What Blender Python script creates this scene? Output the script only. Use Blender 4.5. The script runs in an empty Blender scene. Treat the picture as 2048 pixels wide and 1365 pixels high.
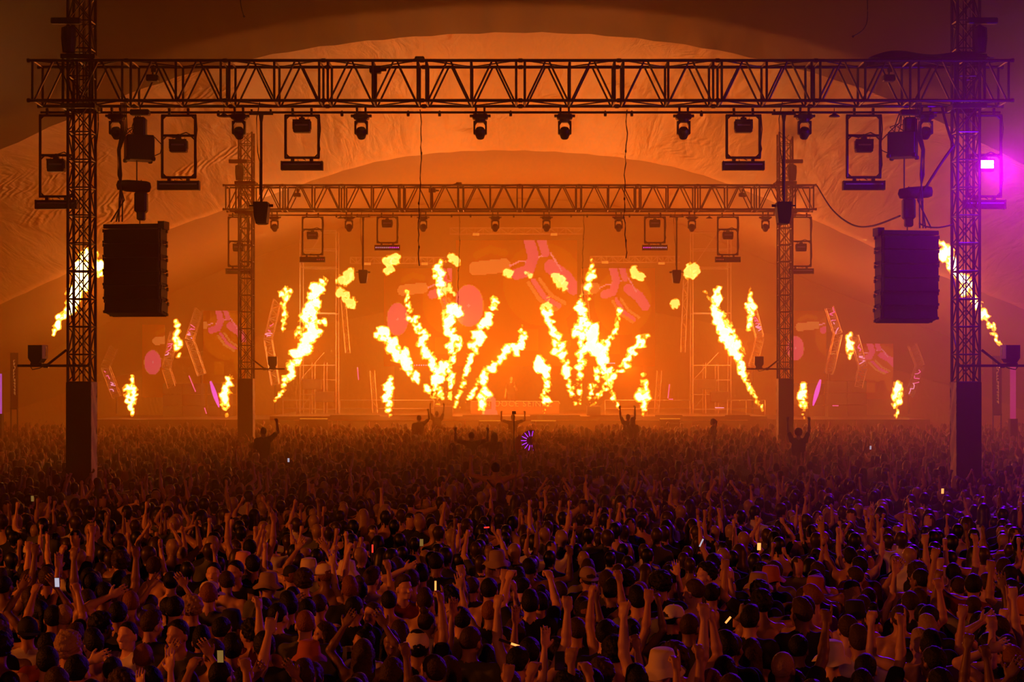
import bpy, math, random
import numpy as np
from mathutils import Vector, Matrix, Euler

scene = bpy.context.scene
COL = scene.collection
PI = math.pi
R = math.radians
rng = random.Random(7)

# ------------------------------------------------------------------ camera
EYE = 3.9            # camera height, metres
FPX = 3360.0         # focal length in pixels of the 2048 frame
VX, HY = 1037.0, 748.0   # where the view axis and the horizon fall in the frame
cam_d = bpy.data.cameras.new('camera')
cam_d.sensor_width = 36.0
cam_d.lens = FPX / 2048 * 36.0
cam_d.shift_x = -(VX - 1024) / 2048
cam_d.shift_y = (HY - 682.5) / 2048
cam_d.clip_start = 0.3
cam_d.clip_end = 400
cam = bpy.data.objects.new('camera', cam_d)
COL.objects.link(cam)
cam.location = (0, 0, EYE)
cam.rotation_euler = (R(90), 0, 0)
scene.camera = cam

def W(px, py, D):
    """where a pixel of the photograph lies at distance D"""
    return Vector(((px - VX) / FPX * D, D, EYE - (py - HY) / FPX * D))

# ------------------------------------------------------------------ world, view
scene.view_settings.view_transform = 'Standard'
scene.view_settings.look = 'None'
scene.view_settings.gamma = 1.0
scene.view_settings.use_curve_mapping = False
scene.view_settings.exposure = -2.5
wd = bpy.data.worlds.new('night')
scene.world = wd
wd.use_nodes = True
wd.node_tree.nodes['Background'].inputs['Color'].default_value = (0.01, 0.004, 0.002, 1)
wd.node_tree.nodes['Background'].inputs['Strength'].default_value = 0.0
cy = scene.cycles
cy.use_adaptive_sampling = True
cy.adaptive_threshold = 0.02
cy.max_bounces = 4
cy.diffuse_bounces = 2
cy.glossy_bounces = 2
cy.transmission_bounces = 2
cy.volume_bounces = 1
cy.transparent_max_bounces = 24
cy.sample_clamp_indirect = 3.0
cy.sample_clamp_direct = 0.0
cy.caustics_reflective = False
cy.caustics_refractive = False

# ------------------------------------------------------------------ lights
def lamp(name, kind, loc, power, color, radius=0.2, to=None, spot=None, blend=0.5, size=None, spread=None):
    d = bpy.data.lights.new(name, kind)
    d.energy = power
    d.color = color
    if kind in ('POINT', 'SPOT'):
        d.shadow_soft_size = radius
    if kind == 'SPOT':
        d.spot_size = spot
        d.spot_blend = blend
    if kind == 'AREA':
        d.shape = 'RECTANGLE'
        d.size, d.size_y = size
        if spread: d.spread = spread
    o = bpy.data.objects.new(name, d)
    COL.objects.link(o)
    o.location = loc
    if to is not None:
        o.rotation_euler = (Vector(to) - Vector(loc)).to_track_quat('-Z', 'Y').to_euler()
    return o

FLAME_C = (1.0, 0.125, 0.0)
# the stage flames light the tent: one lamp in the heart of each group of jets
for (px, py, D, p) in [(850, 700, 76, 9500), (915, 640, 77, 9000), (1000, 720, 76, 9500), (1110, 700, 76, 9500), (1190, 680, 77, 11000), (1260, 740, 76, 7500),
                       (610, 690, 76, 5500), (1470, 700, 76, 5500), (778, 790, 74, 1500), (968, 790, 74, 1500),
                       (1287, 790, 74, 1500), (262, 790, 76, 1500), (452, 800, 76, 1500), (352, 690, 78, 1500), (568, 620, 77, 1500), (1500, 620, 77, 1500),
                       (1700, 690, 78, 1500), (1795, 800, 76, 1500), (1605, 800, 76, 1500)]:
    lamp('flame_light', 'POINT', W(px, py, D), p, FLAME_C, 0.12)
# the two side jets behind the first towers
lamp('flame_light', 'POINT', W(160, 580, 44), 1300, FLAME_C, 0.1)
lamp('flame_light', 'POINT', W(1935, 560, 46), 1100, FLAME_C, 0.1)
# violet strobe hanging from the first truss
lamp('strobe_light', 'AREA', W(1985, 330, 34.4), 4800, (0.15, 0.0, 1.0), size=(0.33, 0.18), to=W(1985, 330, 34.4) + Vector((0.6, -10, -3.6)), spread=R(95))
lamp('strobe_glow', 'POINT', W(1985, 330, 34.2), 1500, (0.14, 0.0, 1.0), 0.06)
# unseen orange fill lamps, added to brighten the crowd
lamp('crowd_fill', 'SPOT', (-22, 11, 7.5), 42000, (1.0, 0.17, 0.008), 0.4, to=(0, 19, 1.4), spot=R(75), blend=1)
lamp('crowd_fill', 'SPOT', (21, 12, 8), 12000, (1.0, 0.10, 0.012), 0.4, to=(0, 20, 1.4), spot=R(75), blend=1)
lamp('crowd_fill', 'SPOT', (-6, -3, 9), 6000, (1.0, 0.17, 0.008), 0.5, to=(0, 22, 1.4), spot=R(60), blend=1)

# ------------------------------------------------------------------ helpers
def new_mat(name):
    m = bpy.data.materials.new(name)
    m.use_nodes = True
    nt = m.node_tree
    for n in list(nt.nodes):
        if n.type != 'OUTPUT_MATERIAL': nt.nodes.remove(n)
    return m, nt, [n for n in nt.nodes if n.type == 'OUTPUT_MATERIAL'][0]

def mat(name, col, rough=0.6, metal=0.0, spec=0.5, noise=0.0, nscale=8.0, bump=0.0, bscale=30.0, sheen=0.0, objvar=0.0):
    m, nt, out = new_mat(name)
    b = nt.nodes.new('ShaderNodeBsdfPrincipled')
    b.inputs['Base Color'].default_value = (*col, 1)
    b.inputs['Roughness'].default_value = rough
    b.inputs['Metallic'].default_value = metal
    b.inputs['Specular IOR Level'].default_value = spec
    if sheen: b.inputs['Sheen Weight'].default_value = sheen
    nt.links.new(b.outputs[0], out.inputs['Surface'])
    tc = None
    if noise or bump:
        tc = nt.nodes.new('ShaderNodeTexCoord')
    if noise:
        n = nt.nodes.new('ShaderNodeTexNoise'); n.inputs['Scale'].default_value = nscale; n.inputs['Detail'].default_value = 4
        nt.links.new(tc.outputs['Object'], n.inputs['Vector'])
        mp = nt.nodes.new('ShaderNodeMapRange'); mp.inputs['To Min'].default_value = 1 - noise; mp.inputs['To Max'].default_value = 1 + noise
        nt.links.new(n.outputs['Fac'], mp.inputs['Value'])
        mx = nt.nodes.new('ShaderNodeVectorMath'); mx.operation = 'SCALE'
        mx.inputs[0].default_value = col
        nt.links.new(mp.outputs[0], mx.inputs['Scale'])
        nt.links.new(mx.outputs[0], b.inputs['Base Color'])
        if objvar:
            oi = nt.nodes.new('ShaderNodeObjectInfo')
            mr = nt.nodes.new('ShaderNodeMapRange'); mr.inputs['To Min'].default_value = 1 - objvar; mr.inputs['To Max'].default_value = 1 + objvar
            nt.links.new(oi.outputs['Random'], mr.inputs['Value'])
            m2 = nt.nodes.new('ShaderNodeMath'); m2.operation = 'MULTIPLY'
            nt.links.new(mp.outputs[0], m2.inputs[0]); nt.links.new(mr.outputs[0], m2.inputs[1])
            nt.links.new(m2.outputs[0], mx.inputs['Scale'])
    if bump:
        n = nt.nodes.new('ShaderNodeTexNoise'); n.inputs['Scale'].default_value = bscale; n.inputs['Detail'].default_value = 5
        nt.links.new(tc.outputs['Object'], n.inputs['Vector'])
        bp = nt.nodes.new('ShaderNodeBump'); bp.inputs['Strength'].default_value = bump; bp.inputs['Distance'].default_value = 0.02
        nt.links.new(n.outputs['Fac'], bp.inputs['Height'])
        nt.links.new(bp.outputs[0], b.inputs['Normal'])
    return m

def glow(name, col, strength, clear=False):
    m, nt, out = new_mat(name)
    e = nt.nodes.new('ShaderNodeEmission')
    e.inputs['Color'].default_value = (*col, 1)
    e.inputs['Strength'].default_value = strength
    if clear:
        t = nt.nodes.new('ShaderNodeBsdfTransparent')
        a = nt.nodes.new('ShaderNodeAddShader')
        nt.links.new(e.outputs[0], a.inputs[0]); nt.links.new(t.outputs[0], a.inputs[1])
        nt.links.new(a.outputs[0], out.inputs['Surface'])
    else:
        nt.links.new(e.outputs[0], out.inputs['Surface'])
    m.cycles.emission_sampling = 'NONE'
    return m

class MB:
    """gathers shapes and links them as one mesh object"""
    def __init__(s): s.v = []; s.f = []; s.m = []; s.mi = 0
    def add(s, vs, fs):
        n = len(s.v)
        s.v += [tuple(v) for v in vs]
        s.f += [tuple(i + n for i in f) for f in fs]
        s.m += [s.mi] * len(fs)
        return s
    def box(s, c, size, rot=None):
        hx, hy, hz = size[0] / 2, size[1] / 2, size[2] / 2
        vs = [Vector((x * hx, y * hy, z * hz)) for x in (-1, 1) for y in (-1, 1) for z in (-1, 1)]
        if rot is not None:
            Rm = Euler(rot).to_matrix(); vs = [Rm @ v for v in vs]
        c = Vector(c)
        return s.add([v + c for v in vs], [(0, 1, 3, 2), (4, 6, 7, 5), (0, 4, 5, 1), (2, 3, 7, 6), (0, 2, 6, 4), (1, 5, 7, 3)])
    def bbox(s, c, size, b=0.02, rot=None):
        """box with chamfered edges"""
        hx, hy, hz = size[0] / 2, size[1] / 2, size[2] / 2
        vs = []
        for x in (-1, 1):
            for y in (-1, 1):
                for z in (-1, 1):
                    vs += [Vector((x * (hx - b), y * (hy - b), z * hz)), Vector((x * (hx - b), y * hy, z * (hz - b))), Vector((x * hx, y * (hy - b), z * (hz - b)))]
        def I(x, y, z, k): return (((x > 0) * 4 + (y > 0) * 2 + (z > 0)) * 3) + k
        fs = []
        for z in (-1, 1):
            q = [I(-1, -1, z, 0), I(1, -1, z, 0), I(1, 1, z, 0), I(-1, 1, z, 0)]; fs.append(q if z > 0 else q[::-1])
        for y in (-1, 1):
            q = [I(-1, y, -1, 1), I(1, y, -1, 1), I(1, y, 1, 1), I(-1, y, 1, 1)]; fs.append(q if y < 0 else q[::-1])
        for x in (-1, 1):
            q = [I(x, -1, -1, 2), I(x, 1, -1, 2), I(x, 1, 1, 2), I(x, -1, 1, 2)]; fs.append(q if x > 0 else q[::-1])
        for y in (-1, 1):
            for z in (-1, 1):
                fs.append([I(-1, y, z, 0), I(1, y, z, 0), I(1, y, z, 1), I(-1, y, z, 1)])
        for x in (-1, 1):
            for z in (-1, 1):
                fs.append([I(x, -1, z, 0), I(x, 1, z, 0), I(x, 1, z, 2), I(x, -1, z, 2)])
        for x in (-1, 1):
            for y in (-1, 1):
                fs.append([I(x, y, -1, 1), I(x, y, 1, 1), I(x, y, 1, 2), I(x, y, -1, 2)])
        for x in (-1, 1):
            for y in (-1, 1):
                for z in (-1, 1): fs.append([I(x, y, z, 0), I(x, y, z, 1), I(x, y, z, 2)])
        if rot is not None:
            Rm = Euler(rot).to_matrix(); vs = [Rm @ v for v in vs]
        c = Vector(c)
        return s.add([v + c for v in vs], fs)
    def bar(s, a, b, r, n=8, r2=None, cap=True):
        a = Vector(a); b = Vector(b); d = b - a
        if d.length < 1e-6: return s
        q = d.to_track_quat('Z', 'Y'); r2 = r if r2 is None else r2
        vs = []
        for p, rr in ((a, r), (b, r2)):
            for i in range(n):
                t = 2 * PI * i / n
                vs.append(p + q @ Vector((rr * math.cos(t), rr * math.sin(t), 0)))
        fs = [(i, (i + 1) % n, n + (i + 1) % n, n + i) for i in range(n)]
        if cap: fs += [tuple(range(n))[::-1], tuple(range(n, 2 * n))]
        return s.add(vs, fs)
    def tube(s, pts, r, n=6):
        pts = [Vector(p) for p in pts]; vs = []
        for i, p in enumerate(pts):
            d = (pts[min(i + 1, len(pts) - 1)] - pts[max(i - 1, 0)])
            q = d.to_track_quat('Z', 'Y'); rr = r[i] if isinstance(r, (list, tuple)) else r
            for k in range(n):
                t = 2 * PI * k / n
                vs.append(p + q @ Vector((rr * math.cos(t), rr * math.sin(t), 0)))
        fs = []
        for i in range(len(pts) - 1):
            for k in range(n):
                fs.append((i * n + k, i * n + (k + 1) % n, (i + 1) * n + (k + 1) % n, (i + 1) * n + k))
        fs += [tuple(range(n))[::-1], tuple(range((len(pts) - 1) * n, len(pts) * n))]
        return s.add(vs, fs)
    def lathe(s, c, prof, n=16, axis='Z', rot=None):
        vs = []; c = Vector(c)
        Rm = Euler(rot).to_matrix() if rot is not None else None
        for r_, h in prof:
            for k in range(n):
                t = 2 * PI * k / n
                v = Vector((r_ * math.cos(t), r_ * math.sin(t), h))
                if axis == 'Y': v = Vector((v.x, v.z, v.y))
                if axis == 'X': v = Vector((v.z, v.x, v.y))
                if Rm: v = Rm @ v
                vs.append(v + c)
        fs = []
        for i in range(len(prof) - 1):
            for k in range(n): fs.append((i * n + k, i * n + (k + 1) % n, (i + 1) * n + (k + 1) % n, (i + 1) * n + k))
        fs += [tuple(range(n))[::-1], tuple(range((len(prof) - 1) * n, len(prof) * n))]
        return s.add(vs, fs)
    def prism(s, pts, y0, y1):
        """outline in x,z extruded from y0 to y1"""
        n = len(pts)
        vs = [(p[0], y0, p[1]) for p in pts] + [(p[0], y1, p[1]) for p in pts]
        fs = [tuple(range(n)), tuple(range(n, 2 * n))[::-1]] + [(i, n + i, n + (i + 1) % n, (i + 1) % n) for i in range(n)]
        return s.add(vs, fs)
    def build(s, name, mats, parent=None, smooth=False, kind=None):
        me = bpy.data.meshes.new(name)
        me.from_pydata(s.v, [], s.f)
        if not isinstance(mats, (list, tuple)): mats = [mats]
        for m in mats: me.materials.append(m)
        if len(mats) > 1:
            me.polygons.foreach_set('material_index', s.m)
        if smooth: me.polygons.foreach_set('use_smooth', [True] * len(me.polygons))
        me.update()
        o = bpy.data.objects.new(name, me)
        COL.objects.link(o)
        if parent is not None: o.parent = parent
        if kind: o['kind'] = kind
        return o

def tag(o, label, cat, group=None, kind=None):
    if label: o['label'] = label
    if cat: o['category'] = cat
    if group: o['group'] = group
    if kind: o['kind'] = kind
    return o

def empty(name, loc=(0, 0, 0), label=None, cat=None, group=None, rz=0.0):
    o = bpy.data.objects.new(name, None)
    COL.objects.link(o)
    o.empty_display_size = 0.2
    o.location = loc
    o.rotation_euler = (0, 0, rz)
    return tag(o, label, cat, group)

def copy_tree(o, parent=None):
    c = o.copy(); COL.objects.link(c)
    if parent is not None: c.parent = parent
    for ch in KIDS.get(o.name, None) or [x for x in o.children]: copy_tree(ch, c)
    return c
KIDS = {}

BLACK = mat('black powder coat', (0.022, 0.02, 0.02), 0.45)
ALU = mat('truss aluminium', (0.10, 0.095, 0.09), 0.38, 0.85, noise=0.25, nscale=3)
DARKALU = mat('black painted truss', (0.03, 0.03, 0.03), 0.4, 0.2)
RUB = mat('cable rubber', (0.015, 0.015, 0.015), 0.6)
BODY = mat('fixture housing', (0.02, 0.02, 0.022), 0.5, bump=0.1)
GLOSS = mat('fixture lens', (0.05, 0.05, 0.06), 0.12, spec=0.8)
STRIPM = mat('diffuser strip', (0.55, 0.52, 0.5), 0.35)
WRAP = mat('black tower wrap', (0.03, 0.024, 0.02), 0.75, bump=0.3, bscale=6)

# ------------------------------------------------------------------ the haze that fills the tent
m, nt, out = new_mat('stage haze')
sc_ = nt.nodes.new('ShaderNodeVolumeScatter')
sc_.inputs['Color'].default_value = (1.0, 0.70, 0.16, 1)
sc_.inputs['Density'].default_value = 0.021
sc_.inputs['Anisotropy'].default_value = 0.35
ab_ = nt.nodes.new('ShaderNodeVolumeAbsorption')
ab_.inputs['Color'].default_value = (1.0, 0.70, 0.16, 1)
ab_.inputs['Density'].default_value = 0.021
ad_ = nt.nodes.new('ShaderNodeAddShader')
nt.links.new(sc_.outputs[0], ad_.inputs[0]); nt.links.new(ab_.outputs[0], ad_.inputs[1])
nt.links.new(ad_.outputs[0], out.inputs['Volume'])
HAZE = m
hz = MB(); hz.box((0, 62.5, 9.5), (66, 77, 19.6))
tag(hz.build('haze', HAZE), 'thin stage smoke filling the whole tent', 'haze', kind='stuff')

# ------------------------------------------------------------------ tent
def lerp(xs, ys, x): return float(np.interp(x, xs, ys))
def smooth_edge(tab):
    xs = np.array([t[0] for t in tab], float); zs = np.array([t[1] for t in tab], float)
    g = np.linspace(xs[0], xs[-1], 400)
    z = np.interp(g, xs, zs)
    k = np.ones(25) / 25
    zp = np.pad(z, 12, mode='edge')
    return g, np.convolve(zp, k, 'valid')
def edge_from_pixels(tab, D):
    t = [((px - VX) / FPX * D, EYE - (py - HY) / FPX * D) for px, py in tab]
    t = [(-32, 1.2), (-26, 4.0)] + t + [(26, 4.0), (32, 1.2)]
    return smooth_edge(t)
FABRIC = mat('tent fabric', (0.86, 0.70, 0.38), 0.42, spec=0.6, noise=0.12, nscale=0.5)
nt = FABRIC.node_tree
b = [n for n in nt.nodes if n.type == 'BSDF_PRINCIPLED'][0]
tc = nt.nodes.new('ShaderNodeTexCoord')
mpn = nt.nodes.new('ShaderNodeMapping'); mpn.inputs['Scale'].default_value = (1.6, 0.25, 1.0); mpn.inputs['Rotation'].default_value = (0, 0, 0.6)
nz = nt.nodes.new('ShaderNodeTexNoise'); nz.inputs['Scale'].default_value = 1.1; nz.inputs['Detail'].default_value = 4; nz.inputs['Distortion'].default_value = 0.6
bp = nt.nodes.new('ShaderNodeBump'); bp.inputs['Strength'].default_value = 0.5; bp.inputs['Distance'].default_value = 0.25
nt.links.new(tc.outputs['Object'], mpn.inputs['Vector']); nt.links.new(mpn.outputs[0], nz.inputs['Vector'])
nt.links.new(nz.outputs['Fac'], bp.inputs['Height'])
# clusters of tight parallel creases that catch the flame light
mp2 = nt.nodes.new('ShaderNodeMapping'); mp2.inputs['Rotation'].default_value = (0, 0, -0.5)
wv = nt.nodes.new('ShaderNodeTexWave'); wv.inputs['Scale'].default_value = 1.1; wv.inputs['Distortion'].default_value = 14; wv.inputs['Detail'].default_value = 3; wv.inputs['Detail Scale'].default_value = 0.6
nk = nt.nodes.new('ShaderNodeTexNoise'); nk.inputs['Scale'].default_value = 0.22; nk.inputs['Detail'].default_value = 2
mr = nt.nodes.new('ShaderNodeMapRange'); mr.inputs['From Min'].default_value = 0.58; mr.inputs['From Max'].default_value = 0.72
mm = nt.nodes.new('ShaderNodeMath'); mm.operation = 'MULTIPLY'
bp2 = nt.nodes.new('ShaderNodeBump'); bp2.inputs['Strength'].default_value = 1.0; bp2.inputs['Distance'].default_value = 0.07
nt.links.new(tc.outputs['Object'], mp2.inputs['Vector']); nt.links.new(mp2.outputs[0], wv.inputs['Vector']); nt.links.new(tc.outputs['Object'], nk.inputs['Vector'])
nt.links.new(nk.outputs['Fac'], mr.inputs['Value']); nt.links.new(mr.outputs[0], mm.inputs[0]); nt.links.new(wv.outputs['Fac'], mm.inputs[1])
nt.links.new(mm.outputs[0], bp2.inputs['Height']); nt.links.new(bp.outputs[0], bp2.inputs['Normal']); nt.links.new(bp2.outputs[0], b.inputs['Normal'])

def vault(name, e0, y0, e1, y1, lift0=0.0, lift1=0.0, bulge=0.0, nx=150, ny=24, ripple=0.03, m=None):
    """fabric bay between two arched edges e0 at y0 and e1 at y1, with a rolled lip along the far edge"""
    b = MB(); vs = []; fs = []
    xs = np.linspace(-31, 31, nx)
    for j in range(ny):
        t = j / (ny - 1); y = y0 + (y1 - y0) * t
        for x in xs:
            z0 = np.interp(x, *e0) + lift0; z1 = np.interp(x, *e1) + lift1
            s = t * t * (3 - 2 * t)
            z = z0 * (1 - s) + z1 * s + bulge * math.sin(PI * t)
            z += ripple * math.sin(x * 2.1 + y * 0.7) * math.sin(PI * t) + ripple * 0.6 * math.sin(x * 5.3 - y * 1.9)
            vs.append((x, y, z))
    for j in range(ny - 1):
        for i in range(nx - 1):
            a = j * nx + i; fs.append((a, a + 1, a + nx + 1, a + nx))
    b.add(vs, fs)
    o = b.build(name, m or FABRIC, smooth=False, kind='structure')
    md = o.modifiers.new('thickness', 'SOLIDIFY'); md.thickness = 0.012; md.offset = 1
    o.data.polygons.foreach_set('use_smooth', [True] * len(o.data.polygons))
    return o

EA = edge_from_pixels([(0, 300), (135, 240), (230, 192), (360, 150), (500, 115), (650, 90), (800, 74), (930, 66), (1037, 63), (1150, 65), (1270, 74), (1400, 92), (1530, 118), (1700, 165), (1830, 215), (1940, 272), (2048, 335)], 44)
EB = edge_from_pixels([(300, 470), (450, 420), (600, 372), (700, 333), (830, 308), (930, 301), (1060, 300), (1180, 308), (1290, 320), (1400, 345), (1520, 392), (1640, 445), (1800, 520)], 66)
flat = smooth_edge([(-32, 1.2), (-26, 4.0), (-16, 9.0), (0, 12.5), (16, 9.0), (26, 4.0), (32, 1.2)])
low = smooth_edge([(-32, 1.0), (-26, 3.0), (-16, 6.0), (0, 9.0), (16, 6.0), (26, 3.0), (32, 1.0)])
LESS_LIT_CLOTH = mat('tent cloth dimmed as less lit', (0.28, 0.22, 0.12), 0.5, noise=0.12, nscale=0.5)  # tent fabric darkened in colour for the bays that get less light
SHADE_CLOTH = mat('tent cloth darkened as shade', (0.045, 0.037, 0.03), 0.55, noise=0.15, nscale=0.5)  # the near bay's shade is put into a darker fabric colour
vault('ceiling_near', flat, -6, EA, 44, lift0=1.2, bulge=2.4, m=SHADE_CLOTH)
vault('ceiling_middle', EA, 44, EB, 66, lift0=0.45, bulge=1.2, ny=36)
vault('ceiling_far', EB, 66, EB, 86, lift0=0.4, lift1=0.2, m=LESS_LIT_CLOTH)
vault('ceiling_back', EB, 86, low, 99, lift0=0.2, m=LESS_LIT_CLOTH)
def wall(name, a, b_, h0, h1, dx=0, dy=0):
    w = MB(); cx, cy_ = (a[0] + b_[0]) / 2, (a[1] + b_[1]) / 2
    w.box((cx, cy_, (h0 + h1) / 2), (abs(a[0] - b_[0]) + 0.06, abs(a[1] - b_[1]) + 0.06, h1 - h0))
    return w.build(name, FABRIC, kind='structure')
wall('wall_left', (-31, -7), (-31, 100), -0.1, 3.2)
wall('wall_right', (31, -7), (31, 100), -0.1, 3.2)
wall('wall_back', (-31, 99.2), (31, 99.2), -0.1, 10.6)
wall('wall_front', (-31, -6.6), (31, -6.6), -0.1, 15)
GROUND = mat('trampled ground', (0.05, 0.035, 0.025), 0.9, noise=0.4, nscale=1.5, bump=0.4, bscale=4)
g = MB(); g.box((0, 46, -0.06), (66, 110, 0.12)); g.build('floor', GROUND, kind='structure')

# ------------------------------------------------------------------ the two rigging gates across the tent
def UX(px): return (px - VX) / 96.0
def UZ(py): return EYE - (py - HY) / 96.0
ZT, ZB, TD = UZ(121), UZ(201), 0.76      # truss chords: top, bottom, depth
SEC = 2.052
def ordinal(i): return ['first', 'second', 'third', 'fourth', 'fifth', 'sixth', 'seventh', 'eighth', 'ninth', 'tenth', 'eleventh', 'twelfth'][i]

def section_mesh():
    b = MB(); L = SEC; e = 0.09
    for z in (ZT, ZB):
        for y in (0, TD):
            b.bar((0, y, z), (L, y, z), 0.033, 8)
            for x in (0.012, L - 0.012): b.bar((x - 0.03, y, z), (x + 0.03, y, z), 0.045, 8)
    xs = [e, L / 2, L - e]
    for y in (0, TD):
        for x in xs: b.bar((x, y, ZB), (x, y, ZT), 0.026, 6)
        for a, c in ((xs[0], xs[1]), (xs[1], xs[2])):
            mid = (a + c) / 2
            b.bar((a + 0.04, y, ZB), (mid - 0.03, y, ZT), 0.022, 6)
            b.bar((c - 0.04, y, ZB), (mid + 0.03, y, ZT), 0.022, 6)
    for z in (ZT, ZB):
        for x in xs: b.bar((x, 0, z), (x, TD, z), 0.022, 6)
        b.bar((xs[0], 0, z), (xs[1], TD, z), 0.016, 6); b.bar((xs[1], TD, z), (xs[2], 0, z), 0.016, 6)
    return b

def make_truss(y, x0, where, group):
    t = empty('box_truss', (x0, y, 0), 'long laced metal box truss spanning ' + where, 'truss')
    m0 = section_mesh().build('truss_section', ALU, t)
    for i in range(1, 10):
        c = m0.copy(); COL.objects.link(c); c.parent = t; c.location = (i * SEC, 0, 0)
    return t

def make_tower(y, x0, inner, label, cable_side=1):
    """square lattice mast; inner = +1 when the tent middle is towards +x"""
    w = 0.5
    t = empty('tower', (x0, y + 0.13, 0), label, 'tower', 'lattice masts carrying the trusses')
    zc, ztop = UZ(765), (UZ(-60) if y < 50 else 12.3)
    b = MB()
    for x in (0.02, w - 0.02):
        for yy in (0.02, w - 0.02): b.bar((x, yy, 0.05), (x, yy, ztop), 0.032, 8)
    step = 0.583; z = zc; k = 0
    while z < ztop - 0.05:
        for (a, c) in (((0.02, 0.02), (w - .02, .02)), ((0.02, w - .02), (w - .02, w - .02)), ((.02, .02), (.02, w - .02)), ((w - .02, .02), (w - .02, w - .02))):
            b.bar((*a, z), (*c, z), 0.018, 6)
            z2 = min(z + step, ztop)
            if k % 2: b.bar((*a, z), (*c, z2), 0.016, 6)
            else: b.bar((*c, z), (*a, z2), 0.016, 6)
            if a[1] == c[1]: b.bar((*(c if k % 2 else a), z), (*(a if k % 2 else c), z2), 0.013, 6)
        z += step; k += 1
    b.build('mast_lattice', ALU, t)
    # lifting chain and cables running inside the mast
    cb = MB(); cb.bar((0.2, 0.25, zc), (0.2, 0.25, ztop), 0.012, 5); cb.bar((0.27, 0.3, zc), (0.27, 0.3, ztop), 0.016, 5); cb.bar((0.33, 0.2, zc), (0.33, 0.2, ztop), 0.008, 5)
    cb.build('lifting_chain', RUB, t)
    fp = MB(); fp.box((w / 2, -0.01, zc / 2), (w + 0.02, 0.02, zc)); fp.box((w / 2, w + 0.01, zc / 2), (w + 0.02, 0.02, zc))
    fp.build('front_cover', WRAP, t)
    # creased canvas on the two flanks, paled in colour as flame-lit
    sc = MB(); r_ = random.Random(int(y * 7 + x0 * 3))
    for sx in (-0.012, w + 0.012):
        ny, nz = 7, 44; vs = []
        for j in range(nz):
            for i in range(ny):
                zz = zc * j / (nz - 1); yy = w * i / (ny - 1)
                d = 0.02 * math.sin(zz * 9 + yy * 14) * math.sin(PI * i / (ny - 1)) + r_.uniform(-.006, .006)
                vs.append((sx + d * (1 if sx > 0 else -1), yy, zz))
        sc.add(vs, [(j * ny + i, j * ny + i + 1, (j + 1) * ny + i + 1, (j + 1) * ny + i) for j in range(nz - 1) for i in range(ny - 1)])
    sc.build('side_cover', LIT_SIDE, t, smooth=True)
    bp = MB(); bp.bbox((w / 2, w / 2, 0.03), (0.9, 0.9, 0.06), 0.01); bp.build('base_plate', DARKALU, t)
    # sleeve block where the truss is carried
    sl = MB()
    for z in (ZB - 0.1, ZT + 0.1):
        for yy in (-0.06, w + 0.06): sl.box((w / 2, yy, z), (w + 0.22, 0.05, 0.1))
        for xx in (-0.06, w + 0.06): sl.box((xx, w / 2, z), (0.05, w + 0.12, 0.1))
    for xx in (-0.06, w + 0.06): sl.box((xx, -0.06, (ZB + ZT) / 2), (0.05, 0.05, ZT - ZB + 0.2))
    sl.build('sleeve_block', DARKALU, t)
    # chain hoist hooked over the mast just above the truss
    h = MB(); hx = 0.12 if inner > 0 else w - 0.1
    h.bbox((hx - 0.1 * inner, -0.12, UZ(42)), (0.62, 0.16, 0.13), 0.02); h.lathe((hx - 0.04 * inner, -0.14, UZ(78)), [(0.0, -.3), (0.13, -.28), (0.16, 0), (0.15, .22), (0.0, .3)], 12)
    h.build('tower_hoist', BODY, t, smooth=False)
    return t

LIT_SIDE = mat('side paled as flame-lit', (0.85, 0.76, 0.64), 0.6, noise=0.12, nscale=5, bump=0.3, bscale=9)  # same cover as the black front, paled in colour where flames light it

# --- a moving head lamp
def make_moving_head(x, z, y, label, group):
    t = empty('moving_head_light', (x, y, z), label, 'stage light', group)
    for s in (-1, 1):
        c = MB(); c.box((s * 0.09, 0, 0.10), (0.035, 0.05, 0.09)); c.lathe((s * 0.09, 0, 0.165), [(0.045, -0.022), (0.045, 0.022)], 10, 'X')
        c.build('clamp', BLACK, t)
    b = MB(); b.bbox((0, 0, 0), (0.33, 0.24, 0.11), 0.025); b.box((-.19, 0, 0.02), (0.06, 0.1, 0.05)); b.box((.19, 0, 0.02), (0.06, 0.1, 0.05))
    b.lathe((0, 0, -0.08), [(0.1, -0.03), (0.12, 0.03)], 14)
    b.build('base', BODY, t)
    k = MB()
    for s in (-1, 1):
        k.prism([(s * 0.142, -0.09), (s * 0.142, -0.36), (s * 0.115, -0.38), (s * 0.10, -0.34), (s * 0.105, -0.18), (s * 0.06, -0.11)][::s], -0.06, 0.06)
    k.box((0, 0, -0.105), (0.25, 0.12, 0.03))
    k.build('yoke', BODY, t)
    h = MB()
    h.lathe((0, 0, -0.32), [(0.0, -0.15), (0.085, -0.13), (0.112, -0.05), (0.112, 0.03), (0.085, 0.085), (0.0, 0.09)], 16, rot=(R(38), 0, 0))
    hd = h.build('head', BODY, t, smooth=False)
    l = MB(); l.lathe((0, 0, -0.32), [(0.0, -0.165), (0.05, -0.16), (0.082, -0.14), (0.082, -0.12)], 16, rot=(R(38), 0, 0)); l.build('lens', GLOSS, hd, smooth=True)
    return t

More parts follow.
